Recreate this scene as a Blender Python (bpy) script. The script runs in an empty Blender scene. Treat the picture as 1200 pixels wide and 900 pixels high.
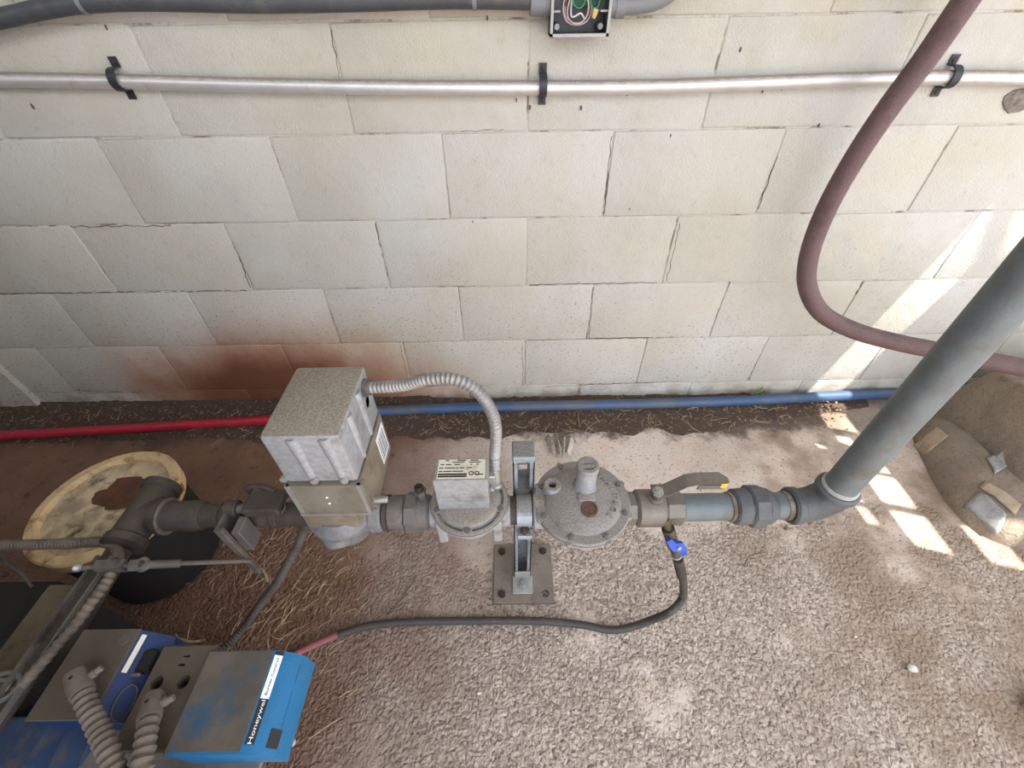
import bpy, bmesh, math, random
import numpy as np
from mathutils import Vector, Matrix, noise as mnoise
random.seed(7)
scn = bpy.context.scene
COL = scn.collection

# ---------------------------------------------------------------- camera
FPX, PITCH, YAW, ROLL, DIST, CZ = 501.885, .746593, .002409, -.014874, 1.1412, 1.15
_cp, _sp = math.cos(PITCH), math.sin(PITCH)
F = Vector((math.sin(YAW)*_cp, math.cos(YAW)*_cp, -_sp))
_R0 = Vector((math.cos(YAW), -math.sin(YAW), 0)); _U0 = _R0.cross(F)
RT = _R0*math.cos(ROLL) + _U0*math.sin(ROLL)
UP = _U0*math.cos(ROLL) - _R0*math.sin(ROLL)
CAM = Vector((0, -DIST, CZ))
cd = bpy.data.cameras.new('camera'); cam = bpy.data.objects.new('camera', cd); COL.objects.link(cam)
m3 = Matrix((RT, UP, -F)).transposed()
cam.matrix_world = Matrix.Translation(CAM) @ m3.to_4x4()
cd.sensor_width = 36; cd.lens = FPX/1200*36; cd.clip_start = .01
scn.camera = cam
# ---------------------------------------------------------------- light
w = bpy.data.worlds.new('sky'); scn.world = w; w.use_nodes = True
bg = w.node_tree.nodes['Background']; bg.inputs[0].default_value = (.91, .955, 1.04, 1); bg.inputs[1].default_value = 1.35
SUND = Vector((-.25, .2, -1))
sd = bpy.data.lights.new('sun_offscreen', 'SUN'); sd.energy = 7; sd.color = (1, .93, .82); sd.angle = .007
so = bpy.data.objects.new('sun_offscreen', sd); COL.objects.link(so); so.location = (2, -3, 6)
so.rotation_euler = SUND.to_track_quat('-Z', 'Y').to_euler()
vs = scn.view_settings
vs.view_transform = 'Standard'; vs.look = 'None'; vs.gamma = 1; vs.use_curve_mapping = False; vs.exposure = 1.33

# ---------------------------------------------------------------- pixel helpers (photo is 1200x900)
def ray(px, py): return F*FPX + RT*(px-600) - UP*(py-450)
def atz(px, py, z): d = ray(px, py); return CAM + d*((z-CZ)/d.z)
def aty(px, py, y): d = ray(px, py); return CAM + d*((y+DIST)/d.y)
def atx(px, py, x): d = ray(px, py); return CAM + d*(x/d.x)

# ---------------------------------------------------------------- materials
def lin(c): return tuple(((v/255)/12.92 if v/255 <= .04045 else ((v/255+.055)/1.055)**2.4) for v in c)
MATS = {}
class NT:
    def __init__(s, name):
        s.m = bpy.data.materials.new(name); s.m.use_nodes = True; s.t = s.m.node_tree
        s.b = s.t.nodes['Principled BSDF']
        g = s.n('ShaderNodeNewGeometry'); s.pos = g.outputs['Position']; s.nor = g.outputs['Normal']
    def n(s, ty, **kw):
        o = s.t.nodes.new(ty)
        for k, v in kw.items(): setattr(o, k, v)
        return o
    def link(s, a, b): s.t.links.new(a, b)
    def put(s, sock, v):
        if isinstance(v, bpy.types.NodeSocket): s.link(v, sock)
        elif isinstance(v, tuple) and len(v) == 3 and sock.type == 'RGBA': sock.default_value = (*v, 1)
        else: sock.default_value = v
    def noise(s, scale, detail=4, rough=.55, vec=None, dist=0):
        o = s.n('ShaderNodeTexNoise'); s.put(o.inputs['Vector'], vec or s.pos)
        o.inputs['Scale'].default_value = scale; o.inputs['Detail'].default_value = detail
        o.inputs['Roughness'].default_value = rough; o.inputs['Distortion'].default_value = dist
        return o.outputs['Fac']
    def voro(s, scale, feature='F1', out='Distance', vec=None, rnd=1):
        o = s.n('ShaderNodeTexVoronoi', feature=feature); s.put(o.inputs['Vector'], vec or s.pos)
        o.inputs['Scale'].default_value = scale; o.inputs['Randomness'].default_value = rnd
        return o.outputs[out]
    def ramp(s, v, a, b, lo=0, hi=1, smooth=True):
        o = s.n('ShaderNodeMapRange'); o.interpolation_type = 'SMOOTHSTEP' if smooth else 'LINEAR'
        s.put(o.inputs['Value'], v)
        for k, x in zip(('From Min', 'From Max', 'To Min', 'To Max'), (a, b, lo, hi)): s.put(o.inputs[k], x)
        return o.outputs['Result']
    def math(s, op, a, b=0.0, c=0.0):
        o = s.n('ShaderNodeMath', operation=op)
        s.put(o.inputs[0], a); s.put(o.inputs[1], b); s.put(o.inputs[2], c)
        return o.outputs[0]
    def mix(s, f, a, b, mode='MIX'):
        o = s.n('ShaderNodeMix', data_type='RGBA', blend_type=mode)
        s.put(o.inputs['Factor'], f); s.put(o.inputs[6], a); s.put(o.inputs[7], b)
        return o.outputs[2]
    def xyz(s, v=None):
        o = s.n('ShaderNodeSeparateXYZ'); s.put(o.inputs[0], v or s.pos); return o.outputs
    def bump(s, h, dist=.002, strength=1, nrm=None):
        o = s.n('ShaderNodeBump'); o.inputs['Strength'].default_value = strength; o.inputs['Distance'].default_value = dist
        s.put(o.inputs['Height'], h)
        if nrm: s.link(nrm, o.inputs['Normal'])
        return o.outputs[0]
    def fin(s, col, rough=.7, metal=0.0, nrm=None):
        s.put(s.b.inputs['Base Color'], col); s.put(s.b.inputs['Roughness'], rough); s.put(s.b.inputs['Metallic'], metal)
        if nrm: s.link(nrm, s.b.inputs['Normal'])
        MATS[s.m.name] = s.m; return s.m

def mat(name, rgb, rough=.6, metal=0, var=.18, scale=25, dirt=None, dirt_amt=.35, dirt_scale=18, dust=None, dust_amt=.9, bump=.0006, bscale=250):
    s = NT(name); c = lin(rgb)
    v = s.noise(scale)
    col = s.mix(s.ramp(v, .3, .7), tuple(x*(1-var) for x in c), tuple(min(1, x*(1+var)) for x in c))
    if dirt:
        d = s.noise(dirt_scale, 6, .65)
        col = s.mix(s.ramp(d, .62-dirt_amt*.35, .78-dirt_amt*.2), col, lin(dirt))
    rg = rough
    if dust:
        nz = s.xyz(s.nor)[2]
        d = s.math('ADD', nz, s.math('MULTIPLY', s.math('SUBTRACT', s.noise(60, 5), .5), .5))
        k = s.math('MULTIPLY', s.ramp(d, .55, .9), dust_amt)
        dcol = s.mix(s.ramp(s.noise(330, 3, .6), .35, .65), tuple(x*.72 for x in lin(dust)), tuple(x*1.22 for x in lin(dust)))
        col = s.mix(k, col, dcol)
        rg = s.math('ADD', s.math('MULTIPLY', k, .9-rough), rough)
        metal = s.math('SUBTRACT', metal, s.math('MULTIPLY', k, metal)) if metal else 0.0
    nrm = s.bump(s.noise(bscale, 4), bump) if bump else None
    return s.fin(col, rg, metal, nrm)

GREYDUST = (138, 128, 114)
mat('cast_grey', (150, 152, 155), .55, .25, .12, dirt=(105, 100, 92), dirt_amt=.3, dust=GREYDUST, dust_amt=.85)
mat('cast_bright', (150, 152, 155), .5, .2, .12, 120, dirt=(116, 112, 106), dirt_amt=.3, dust=(140, 129, 112), dust_amt=.9)
mat('cast_body', (118, 120, 124), .55, .2, .15, 120, dirt=(92, 88, 82), dirt_amt=.35, dust=(128, 118, 104), dust_amt=.8)
mat('reg_grey', (140, 138, 136), .55, .2, .12, dirt=(104, 97, 88), dirt_amt=.35, dust=(136, 129, 121), dust_amt=.8)
mat('iron', (102, 100, 97), .55, .35, .18, dirt=(82, 66, 54), dirt_amt=.35, dust=(112, 104, 94), dust_amt=.6)
mat('galv', (98, 106, 108), .5, .12, .12, dirt=(92, 92, 88), dirt_amt=.3)
mat('elbow_iron', (90, 93, 95), .6, .3, .15, dirt=(72, 70, 66), dirt_amt=.3, bump=.001, bscale=180)
mat('valve_nickel', (114, 110, 102), .42, .5, .15, dirt=(88, 78, 62), dirt_amt=.4, dust=(118, 110, 98), dust_amt=.5)
mat('dark_iron', (66, 60, 55), .7, .2, .2, dirt=(46, 36, 30), dirt_amt=.35, dust=(82, 71, 61), dust_amt=.5)
mat('tape_white', (158, 158, 153), .7, 0, .06, dirt=(140, 134, 124))
mat('thread_rust', (122, 114, 104), .8, .1, .3, 90, dirt=(86, 70, 58), dirt_amt=.5)
mat('strut_zinc', (150, 160, 170), .45, .45, .12, dirt=(112, 110, 108), dirt_amt=.35, dust=(126, 118, 108), dust_amt=.8)
mat('plate_steel', (122, 112, 102), .65, .25, .15, dirt=(92, 74, 60), dirt_amt=.35, dust=(128, 116, 105), dust_amt=.5)
mat('bolt_dark', (62, 56, 50), .6, .5, .2)
mat('bolt_light', (168, 168, 164), .4, .6, .1)
mat('washer_pale', (150, 152, 148), .4, .1, .15, dirt=(140, 134, 124))
mat('label_cream', (214, 208, 190), .6, 0, .05, dirt=(176, 164, 142), dirt_amt=.25)
mat('label_white', (226, 228, 230), .5, 0, .03)
mat('ink', (26, 25, 25), .7, 0, .05, bump=0)
mat('bracket_olive', (128, 124, 112), .5, .35, .14, dirt=(104, 92, 74), dirt_amt=.4)
mat('base_brown', (126, 117, 102), .65, .15, .15, dirt=(100, 86, 68), dirt_amt=.35)
mat('groove', (92, 92, 94), .7, .2, .1)
mat('rust_plug', (98, 72, 62), .85, .1, .25, 120)
mat('hole_black', (8, 8, 8), .9, 0, 0, bump=0)
mat('flex_steel', (146, 144, 141), .45, .4, .12, dirt=(110, 100, 88), dirt_amt=.3)
mat('flex_dusty', (106, 96, 86), .75, .15, .2, 40, dirt=(84, 72, 62), dirt_amt=.4)
mat('flex_dark', (84, 78, 72), .7, .2, .15, dirt=(62, 52, 44))
mat('blue_handle', (44, 84, 190), .45, 0, .12, dirt=(40, 50, 90), dirt_amt=.3)
mat('brass_dark', (104, 92, 70), .5, .5, .2, dirt=(70, 60, 46))
mat('rubber_hose', (62, 58, 55), .6, 0, .12, dirt=(88, 78, 70), dirt_amt=.3)
mat('rubber_pink', (150, 88, 92), .65, 0, .12, dirt=(112, 78, 74))
mat('hose_mauve', (104, 80, 78), .6, 0, .2, 420, dirt=(84, 62, 60), dirt_amt=.35, dirt_scale=14, bump=.0018, bscale=420)
mat('silver_conduit', (206, 203, 200), .36, .45, .05, dirt=(186, 176, 160), dirt_amt=.1, dust=(140, 120, 104), dust_amt=.8)
mat('strap_black', (52, 54, 60), .5, .2, .15)
mat('black_conduit', (70, 72, 76), .5, 0, .1, dirt=(92, 88, 84))
mat('grey_pvc', (122, 124, 126), .5, 0, .06)
mat('box_dark', (88, 89, 90), .6, 0, .1)
mat('box_rim', (168, 168, 164), .55, 0, .06)
mat('wire_pink', (206, 176, 178), .5, 0, .05)
mat('wire_white', (214, 210, 202), .5, 0, .05)
mat('wire_green', (66, 136, 104), .5, 0, .05)
mat('wire_maroon', (104, 60, 64), .5, 0, .05)
mat('pcb_green', (30, 84, 62), .6, 0, .2)
mat('wire_nut', (208, 178, 116), .5, 0, .1)
mat('red_pvc', (172, 36, 54), .42, 0, .1, dirt=(132, 54, 56), dirt_amt=.25)
mat('blue_pvc', (58, 82, 114), .5, 0, .15, 9, dirt=(84, 92, 104), dirt_amt=.5, dirt_scale=6)
mat('yellow_dip', (206, 178, 60), .6, 0, .12, dirt=(160, 140, 80))
mat('bucket_black', (26, 24, 23), .75, 0, .15)
mat('bucket_rim', (206, 178, 134), .7, 0, .18, 20, dirt=(122, 88, 52), dirt_amt=.4)
mat('bucket_dirt', (182, 164, 134), .9, 0, .3, 30, dirt=(72, 56, 42), dirt_amt=.42, bump=.003, bscale=90)
mat('rust_puddle', (92, 52, 28), .35, 0, .3, 22, dirt=(60, 42, 28), dirt_amt=.5, bump=.0004)
mat('rust_orange', (168, 108, 46), .8, 0, .25, 40)
mat('blue_paint', (8, 96, 142), .6, 0, .06, dirt=(40, 98, 128), dirt_amt=.3)
mat('blue_dusty', (90, 82, 73), .85, 0, .22, 20, dirt=(38, 74, 98), dirt_amt=.40, dirt_scale=11)
mat('dust_plate', (84, 75, 62), .85, .05, .18, 14, dirt=(82, 72, 62), dirt_amt=.4)
mat('dark_blue', (10, 42, 88), .5, 0, .15, dirt=(30, 44, 74), dirt_amt=.35)
mat('dark_blue_dusty', (34, 52, 80), .8, 0, .25, 14, dirt=(80, 74, 68), dirt_amt=.4)
mat('olive_bar', (98, 88, 66), .8, .1, .2, 16, dirt=(70, 60, 46), dirt_amt=.4)
mat('rail_grey', (96, 90, 84), .7, .25, .2, dirt=(60, 52, 48), dirt_amt=.45)
mat('soot', (26, 24, 23), .9, 0, .2)
mat('tray_grey', (110, 107, 102), .6, .2, .12, dirt=(100, 92, 84), dirt_amt=.35)
mat('red_paint', (140, 72, 70), .7, 0, .2)
mat('grey_panel', (120, 122, 124), .7, 0, .1)
mat('timber', (140, 122, 100), .8, 0, .2)
mat('roof_sheet', (150, 150, 148), .6, .2, .1)
mat('straw', (172, 154, 124), .8, 0, .3, 80, bump=0)
mat('leaf_brown', (132, 102, 76), .85, 0, .35, 120, dirt=(70, 52, 40), dirt_amt=.4)
mat('leaf_grey', (182, 170, 158), .85, 0, .3, 160, dirt=(60, 48, 42), dirt_amt=.5)
mat('weed_green', (70, 104, 48), .6, 0, .2)
mat('pebble_pale', (206, 200, 188), .8, 0, .12)
mat('patch_tan', (168, 150, 126), .85, 0, .1, 60, dirt=(140, 122, 102))
mat('patch_grey', (158, 158, 158), .7, 0, .14, 160, dirt=(124, 118, 112), dirt_amt=.4)
mat('broken_block', (120, 112, 104), .95, 0, .3, 120, bump=.004, bscale=90)
mat('crack_dark', (96, 82, 70), .95, 0, .3, 60)

def wall_mat(name, joint=False):
    s = NT(name); x, y, z = s.xyz()
    c = s.mix(s.ramp(s.noise(2.6, 4), .35, .65), lin((190, 184, 169)), lin((194, 191, 184)))
    c = s.mix(s.ramp(s.noise(6, 5, .6), .55, .75, 0, .6), c, lin((180, 177, 174)))
    c = s.mix(s.ramp(s.noise(1.9, 6, .65), .42, .72, 0, .55), c, lin((168, 163, 148)))
    c = s.mix(s.ramp(s.noise(34, 5, .7), .56, .72, 0, .3), c, lin((150, 140, 122)))
    speck = s.ramp(s.noise(120, 4, .65), .58, .66)
    low = s.math('MULTIPLY', s.ramp(z, .75, .25, .12, .85), s.ramp(s.math('SUBTRACT', s.noise(3, 3), s.math('MULTIPLY', x, .12)), .25, .6, .3, 1))
    c = s.mix(s.math('MULTIPLY', speck, low), c, lin((120, 104, 88)))
    # greenish-yellow grime near the top courses
    c = s.mix(s.math('MULTIPLY', s.ramp(z, .8, 1.15), s.ramp(s.noise(5, 6, .65), .4, .75, 0, .5)), c, lin((172, 160, 126)))
    # splash dirt at the foot, then the rust burn
    c = s.mix(s.math('MULTIPLY', s.ramp(z, .13, .02), s.ramp(s.noise(14, 5), .4, .65, 0, .7)), c, lin((128, 112, 95)))
    dx = s.math('DIVIDE', s.math('SUBTRACT', x, -.82), .64); dz = s.math('DIVIDE', s.math('SUBTRACT', z, .07), .30)
    r = s.math('SQRT', s.math('ADD', s.math('MULTIPLY', dx, dx), s.math('MULTIPLY', dz, dz)))
    r = s.math('ADD', r, s.math('MULTIPLY', s.math('SUBTRACT', s.noise(5, 6, .6), .5), .6))
    c = s.mix(s.ramp(r, 1.25, .45, 0, .85), c, lin((160, 106, 72)))
    c = s.mix(s.ramp(r, .85, .3, 0, .9), c, lin((98, 54, 30)))
    if joint:
        c = s.mix(s.ramp(s.noise(9, 5, .7), .5, .62, .0, .85), c, lin((112, 98, 84)))
    h = s.math('ADD', s.math('MULTIPLY', s.noise(30, 3, .5), .5), s.math('MULTIPLY', s.noise(260, 3), .5))
    s.fin(c, .75, 0.0, s.bump(h, .0045))
wall_mat('block_paint'); wall_mat('joint_paint', True)

def floor_mat():
    s = NT('floor_concrete'); x, y, z = s.xyz()
    wv = s.n('ShaderNodeVectorMath', operation='MULTIPLY'); s.link(s.pos, wv.inputs[0]); wv.inputs[1].default_value = (1, 1, 0)
    P = wv.outputs[0]
    nn_ = s.n('ShaderNodeTexNoise'); s.put(nn_.inputs['Vector'], P); nn_.inputs['Scale'].default_value = 60; nn_.inputs['Detail'].default_value = 3
    va = s.n('ShaderNodeVectorMath', operation='MULTIPLY_ADD'); s.link(nn_.outputs['Color'], va.inputs[0]); va.inputs[1].default_value = (.02, .02, 0); s.link(P, va.inputs[2]); PD = va.outputs[0]
    n1 = s.noise(3, 5, .6, P)
    c = s.mix(s.ramp(n1, .35, .65), lin((206, 190, 176)), lin((222, 206, 193)))
    c = s.mix(s.ramp(s.noise(9, 4, .6, P), .5, .7, 0, .5), c, lin((204, 176, 158)))
    # pale bare screed near the train, exposed pebbles further out
    peb = s.ramp(s.math('ADD', s.noise(4, 4, .6, P), s.ramp(y, -.25, -.7, -.18, .12)), .42, .58)
    vd = s.voro(150, 'SMOOTH_F1', 'Distance', PD); vc = s.voro(150, 'F1', 'Color', PD)
    vx = s.xyz(vc)[0]
    c = s.mix(s.math('MULTIPLY', peb, .8), c, s.mix(vx, lin((102, 86, 75)), lin((194, 178, 164))))
    pit = s.math('MAXIMUM', s.ramp(s.noise(75, 4, .65, P), .58, .66), s.ramp(s.noise(150, 3, .6, P), .60, .68))
    c = s.mix(s.math('MULTIPLY', pit, .8), c, lin((92, 74, 62)))
    c = s.mix(s.ramp(s.noise(210, 2, .5, P), .58, .7, 0, .5), c, lin((236, 224, 212)))
    # olive-brown grime to the right front
    c = s.mix(s.math('MULTIPLY', s.ramp(s.math('ADD', x, s.math('MULTIPLY', n1, .5)), .55, 1.30), s.ramp(s.noise(6, 5, .6, P), .36, .64, .2, .9)), c, lin((136, 117, 97)))
    # darker soiled band to the left, rusty red-brown under the burner
    e = s.math('ADD', x, s.math('MULTIPLY', s.math('SUBTRACT', s.noise(3.5, 6, .65, P), .5), .9))
    c = s.mix(s.ramp(e, .2, -.4, 0, .7), c, lin((128, 108, 95)))
    rust = s.mix(s.noise(11, 6, .65, P), lin((92, 67, 53)), lin((144, 108, 86)))
    m = s.ramp(e, -.16, -.58)
    c = s.mix(m, c, rust)
    c = s.mix(s.math('MULTIPLY', m, s.ramp(s.noise(26, 6, .7, P), .55, .70, 0, .75)), c, lin((56, 40, 32)))
    # dark soil at wall foot
    so_ = s.ramp(s.math('ADD', y, s.math('MULTIPLY', s.math('SUBTRACT', s.noise(7, 6, .7, P), .5), .30)), -.20, -.13)
    c = s.mix(s.math('MULTIPLY', so_, s.ramp(x, 1.5, .9, .35, .9)), c, lin((80, 64, 54)))
    h = s.math('MULTIPLY', s.noise(60, 5, .65, P), .6)
    h = s.math('SUBTRACT', h, s.math('MULTIPLY', s.math('MULTIPLY', vd, peb), 1.1))
    rg = s.ramp(m, 0, 1, .85, .6)
    s.fin(c, rg, 0.0, s.bump(h, .006))
floor_mat()

def soil_mat():
    s = NT('soil'); v = s.voro(160, 'F1', 'Color'); vx = s.xyz(v)[0]
    c = s.mix(s.noise(70, 5, .7), lin((48, 37, 30)), lin((104, 85, 70)))
    c = s.mix(s.ramp(vx, .93, .96, 0, .6), c, lin((140, 122, 100)))
    s.fin(c, .95, 0.0, s.bump(s.math('ADD', s.noise(120, 5, .7), vx), .006))
soil_mat()

def bundle_mat():
    s = NT('bundle_skin')
    c = s.mix(s.ramp(s.noise(5, 5), .35, .65), lin((152, 136, 118)), lin((128, 117, 104)))
    c = s.mix(s.ramp(s.noise(55, 5, .7, dist=1.5), .5, .7, 0, .6), c, lin((98, 84, 70)))
    s.fin(c, .8, 0.0, s.bump(s.noise(40, 6, .65, dist=2), .006))
bundle_mat()

# ---------------------------------------------------------------- mesh builder
def frame(ax):
    a = Vector(ax).normalized()
    t = Vector((0, 0, 1)) if abs(a.z) < .9 else Vector((1, 0, 0))
    u = t.cross(a).normalized(); v = a.cross(u)
    return a, u, v
class MB:
    def __init__(s): s.v = []; s.f = []
    def add(s, vs, fs):
        o = len(s.v); s.v += [Vector(q) for q in vs]; s.f += [tuple(i+o for i in q) for q in fs]; return s
    def box(s, a, b, bev=.0, rot=None, seg=1):
        a, b = Vector(a), Vector(b); bm = bmesh.new()
        bmesh.ops.create_cube(bm, size=1)
        for q in bm.verts: q.co = Vector([(a[i]+b[i])/2 + q.co[i]*(b[i]-a[i]) for i in range(3)])
        if bev: bmesh.ops.bevel(bm, geom=bm.edges[:], offset=bev, segments=seg, profile=.5, affect='EDGES')
        if rot is not None:
            c = (a+b)/2
            for q in bm.verts: q.co = c + rot @ (q.co-c)
        return s.bm(bm)
    def bm(s, bm):
        bm.verts.ensure_lookup_table(); bm.verts.index_update()
        s.add([q.co.copy() for q in bm.verts], [[q.index for q in f.verts] for f in bm.faces]); bm.free(); return s
    def lathe(s, o, ax, prof, seg=24, caps=True, ph=0):
        a, u, v = frame(ax); o = Vector(o); vs = []; fs = []
        for t, r in prof:
            for k in range(seg):
                q = 2*math.pi*k/seg + ph
                vs.append(o + a*t + u*(r*math.cos(q)) + v*(r*math.sin(q)))
        for i in range(len(prof)-1):
            for k in range(seg):
                k2 = (k+1) % seg
                fs.append((i*seg+k, i*seg+k2, (i+1)*seg+k2, (i+1)*seg+k))
        if caps:
            fs.append(tuple(range(seg-1, -1, -1))); fs.append(tuple(range((len(prof)-1)*seg, len(prof)*seg)))
        return s.add(vs, fs)
    def cyl(s, p0, p1, r, seg=20, r2=None, bev=0):
        p0, p1 = Vector(p0), Vector(p1); L = (p1-p0).length; r2 = r if r2 is None else r2
        pr = [(0, r), (L, r2)] if not bev else [(0, r-bev), (bev, r), (L-bev, r2), (L, r2-bev)]
        return s.lathe(p0, p1-p0, pr, seg)
    def tube(s, pts, r, seg=10, closed=False, caps=True):
        pts = [Vector(p) for p in pts]; n = len(pts); vs = []; fs = []; u = None
        for i, p in enumerate(pts):
            if closed: t = (pts[(i+1) % n]-pts[i-1])
            else: t = pts[min(i+1, n-1)]-pts[max(i-1, 0)]
            t.normalize()
            if u is None: _, u, _ = frame(t)
            u = (u - t*u.dot(t)).normalized(); v = t.cross(u)
            rr = r[i] if isinstance(r, (list, tuple)) else r
            for k in range(seg):
                q = 2*math.pi*k/seg; vs.append(p + u*(rr*math.cos(q)) + v*(rr*math.sin(q)))
        m = n if closed else n-1
        for i in range(m):
            j = (i+1) % n
            for k in range(seg):
                k2 = (k+1) % seg; fs.append((i*seg+k, i*seg+k2, j*seg+k2, j*seg+k))
        if caps and not closed:
            fs.append(tuple(range(seg-1, -1, -1))); fs.append(tuple(range((n-1)*seg, n*seg)))
        return s.add(vs, fs)
    def prism(s, poly, d):
        n = len(poly); poly = [Vector(p) for p in poly]; d = Vector(d)
        return s.add(poly+[p+d for p in poly], [tuple(range(n-1, -1, -1)), tuple(range(n, 2*n))] + [(i, (i+1) % n, (i+1) % n+n, i+n) for i in range(n)])
    def flex(s, pts, r, pitch=.0065, depth=.12, seg=12):
        q = smooth(pts, pitch/5)
        rr = [r*(1-depth/2+depth/2*math.cos(2*math.pi*i/5)) for i in range(len(q))]
        return s.tube(q, rr, seg)
def smooth(pts, step=.01):
    P = [Vector(p) for p in pts]; P = [P[0]*2-P[1]] + P + [P[-1]*2-P[-2]]; out = []
    for i in range(1, len(P)-2):
        a, b, c, d = P[i-1:i+3]; n = max(2, int((c-b).length/step))
        for k in range(n):
            t = k/n
            out.append(.5*((2*b)+(c-a)*t+(2*a-5*b+4*c-d)*t*t+(3*b-a-3*c+d)*t**3))
    out.append(P[-2]); return out

ORG = {}
def mkobj(name, mb, m, org=Vector(), flat=False, angle=35):
    me = bpy.data.meshes.new(name)
    me.from_pydata([tuple(v-org) for v in mb.v], [], mb.f); me.validate()
    bm = bmesh.new(); bm.from_mesh(me); bmesh.ops.recalc_face_normals(bm, faces=bm.faces[:]); bm.to_mesh(me); bm.free()
    me.materials.append(MATS[m])
    if not flat:
        me.polygons.foreach_set('use_smooth', [True]*len(me.polygons)); me.set_sharp_from_angle(angle=math.radians(angle))
    o = bpy.data.objects.new(name, me); COL.objects.link(o); return o
def cut(o, mb):
    org = ORG[o.name]; me = bpy.data.meshes.new('cutter'); me.from_pydata([tuple(v-org) for v in mb.v], [], mb.f)
    bm = bmesh.new(); bm.from_mesh(me); bmesh.ops.recalc_face_normals(bm, faces=bm.faces[:]); bm.to_mesh(me); bm.free()
    k = bpy.data.objects.new('cutter', me); COL.objects.link(k); k.location = org
    par = o.parent; o.parent = None; o.location = org
    md = o.modifiers.new('hole', 'BOOLEAN'); md.operation = 'DIFFERENCE'; md.solver = 'EXACT'; md.use_self = True; md.object = k
    dg = bpy.context.evaluated_depsgraph_get(); dg.update(); new = bpy.data.meshes.new_from_object(o.evaluated_get(dg))
    o.modifiers.clear(); bpy.data.objects.remove(k); o.data = new; o.parent = par; o.location = (0, 0, 0)
    new.polygons.foreach_set('use_smooth', [True]*len(new.polygons)); new.set_sharp_from_angle(angle=math.radians(35))
def tag(o, label, cat, group=None):
    o['label'] = label; o['category'] = cat
    if group: o['group'] = group
    return o
def thing(name, loc, label, cat, group=None):
    o = bpy.data.objects.new(name, None); COL.objects.link(o); o.empty_display_size = .02
    o.location = loc; ORG[o.name] = Vector(loc); return tag(o, label, cat, group)
def part(name, mb, m, par, label=None, **k):
    org = ORG[par.name]; o = mkobj(name, mb, m, org, **k); o.parent = par; ORG[o.name] = org
    if label: o['label'] = label
    return o
def solo(name, mb, m, label, cat, org=None, group=None, **k):
    if org is None:
        lo = Vector([min(v[i] for v in mb.v) for i in range(3)]); hi = Vector([max(v[i] for v in mb.v) for i in range(3)])
        org = Vector(((lo.x+hi.x)/2, (lo.y+hi.y)/2, lo.z))
    o = mkobj(name, mb, m, org, **k); o.location = org; ORG[o.name] = org; return tag(o, label, cat, group)
def struct(name, mb, m, **k):
    o = mkobj(name, mb, m, **k); o['kind'] = 'structure'; ORG[o.name] = Vector(); return o
def text_mb(s, size, mx, ext=.0006):
    c = bpy.data.curves.new('lettering', 'FONT'); c.body = s; c.size = size; c.align_x = 'CENTER'; c.align_y = 'CENTER'; c.extrude = ext
    c.resolution_u = 3
    o = bpy.data.objects.new('lettering', c); COL.objects.link(o)
    dg = bpy.context.evaluated_depsgraph_get(); me = bpy.data.meshes.new_from_object(o.evaluated_get(dg))
    mb = MB().add([mx @ v.co for v in me.vertices], [tuple(p.vertices) for p in me.polygons])
    bpy.data.objects.remove(o); bpy.data.curves.remove(c); bpy.data.meshes.remove(me); return mb
def basis(o, x, y):
    x = Vector(x).normalized(); y = Vector(y); y = (y-x*y.dot(x)).normalized(); z = x.cross(y)
    return Matrix.Translation(o) @ Matrix((x, y, z)).transposed().to_4x4()

# ================================================================ SETTING
S = .2032; X0 = .0484; ZT = CZ-.0460
mb = MB().box((-3.0, .0026, -.1), (3.2, .2, 2.4))
wall = struct('wall_back', mb, 'joint_paint', flat=True)
bmk = bmesh.new(); bmesh.ops.create_cube(bmk, size=1)
for v in bmk.verts: v.co = Vector((v.co.x*(.4064-.0032), v.co.y*.09+.045, v.co.z*(S-.0032)))
bmesh.ops.bevel(bmk, geom=[e for e in bmk.edges if all(v.co.y < .01 for v in e.verts)], offset=.003, segments=2, profile=.6, affect='EDGES')
bme = bpy.data.meshes.new('block'); bmk.to_mesh(bme); bmk.free(); bme.materials.append(MATS['block_paint'])
bme.polygons.foreach_set('use_smooth', [True]*len(bme.polygons)); bme.set_sharp_from_angle(angle=math.radians(60))
for i in range(-6, 6):
    zc = ZT - (i+.5)*S
    for k in range(-7, 8):
        xc = X0 + (k + (.5 if i % 2 == 0 else 0.0))*.4064
        if xc-.2 < -2.95 or xc+.2 > 3.15: continue
        b = bpy.data.objects.new('block', bme); COL.objects.link(b); b.parent = wall
        b.location = (xc+random.uniform(-.001, .001), random.uniform(-.0012, .0012), zc+random.uniform(-.0008, .0008))
        b.rotation_euler = (random.uniform(-.003, .003), random.uniform(-.002, .002), random.uniform(-.0025, .0025))
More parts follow.
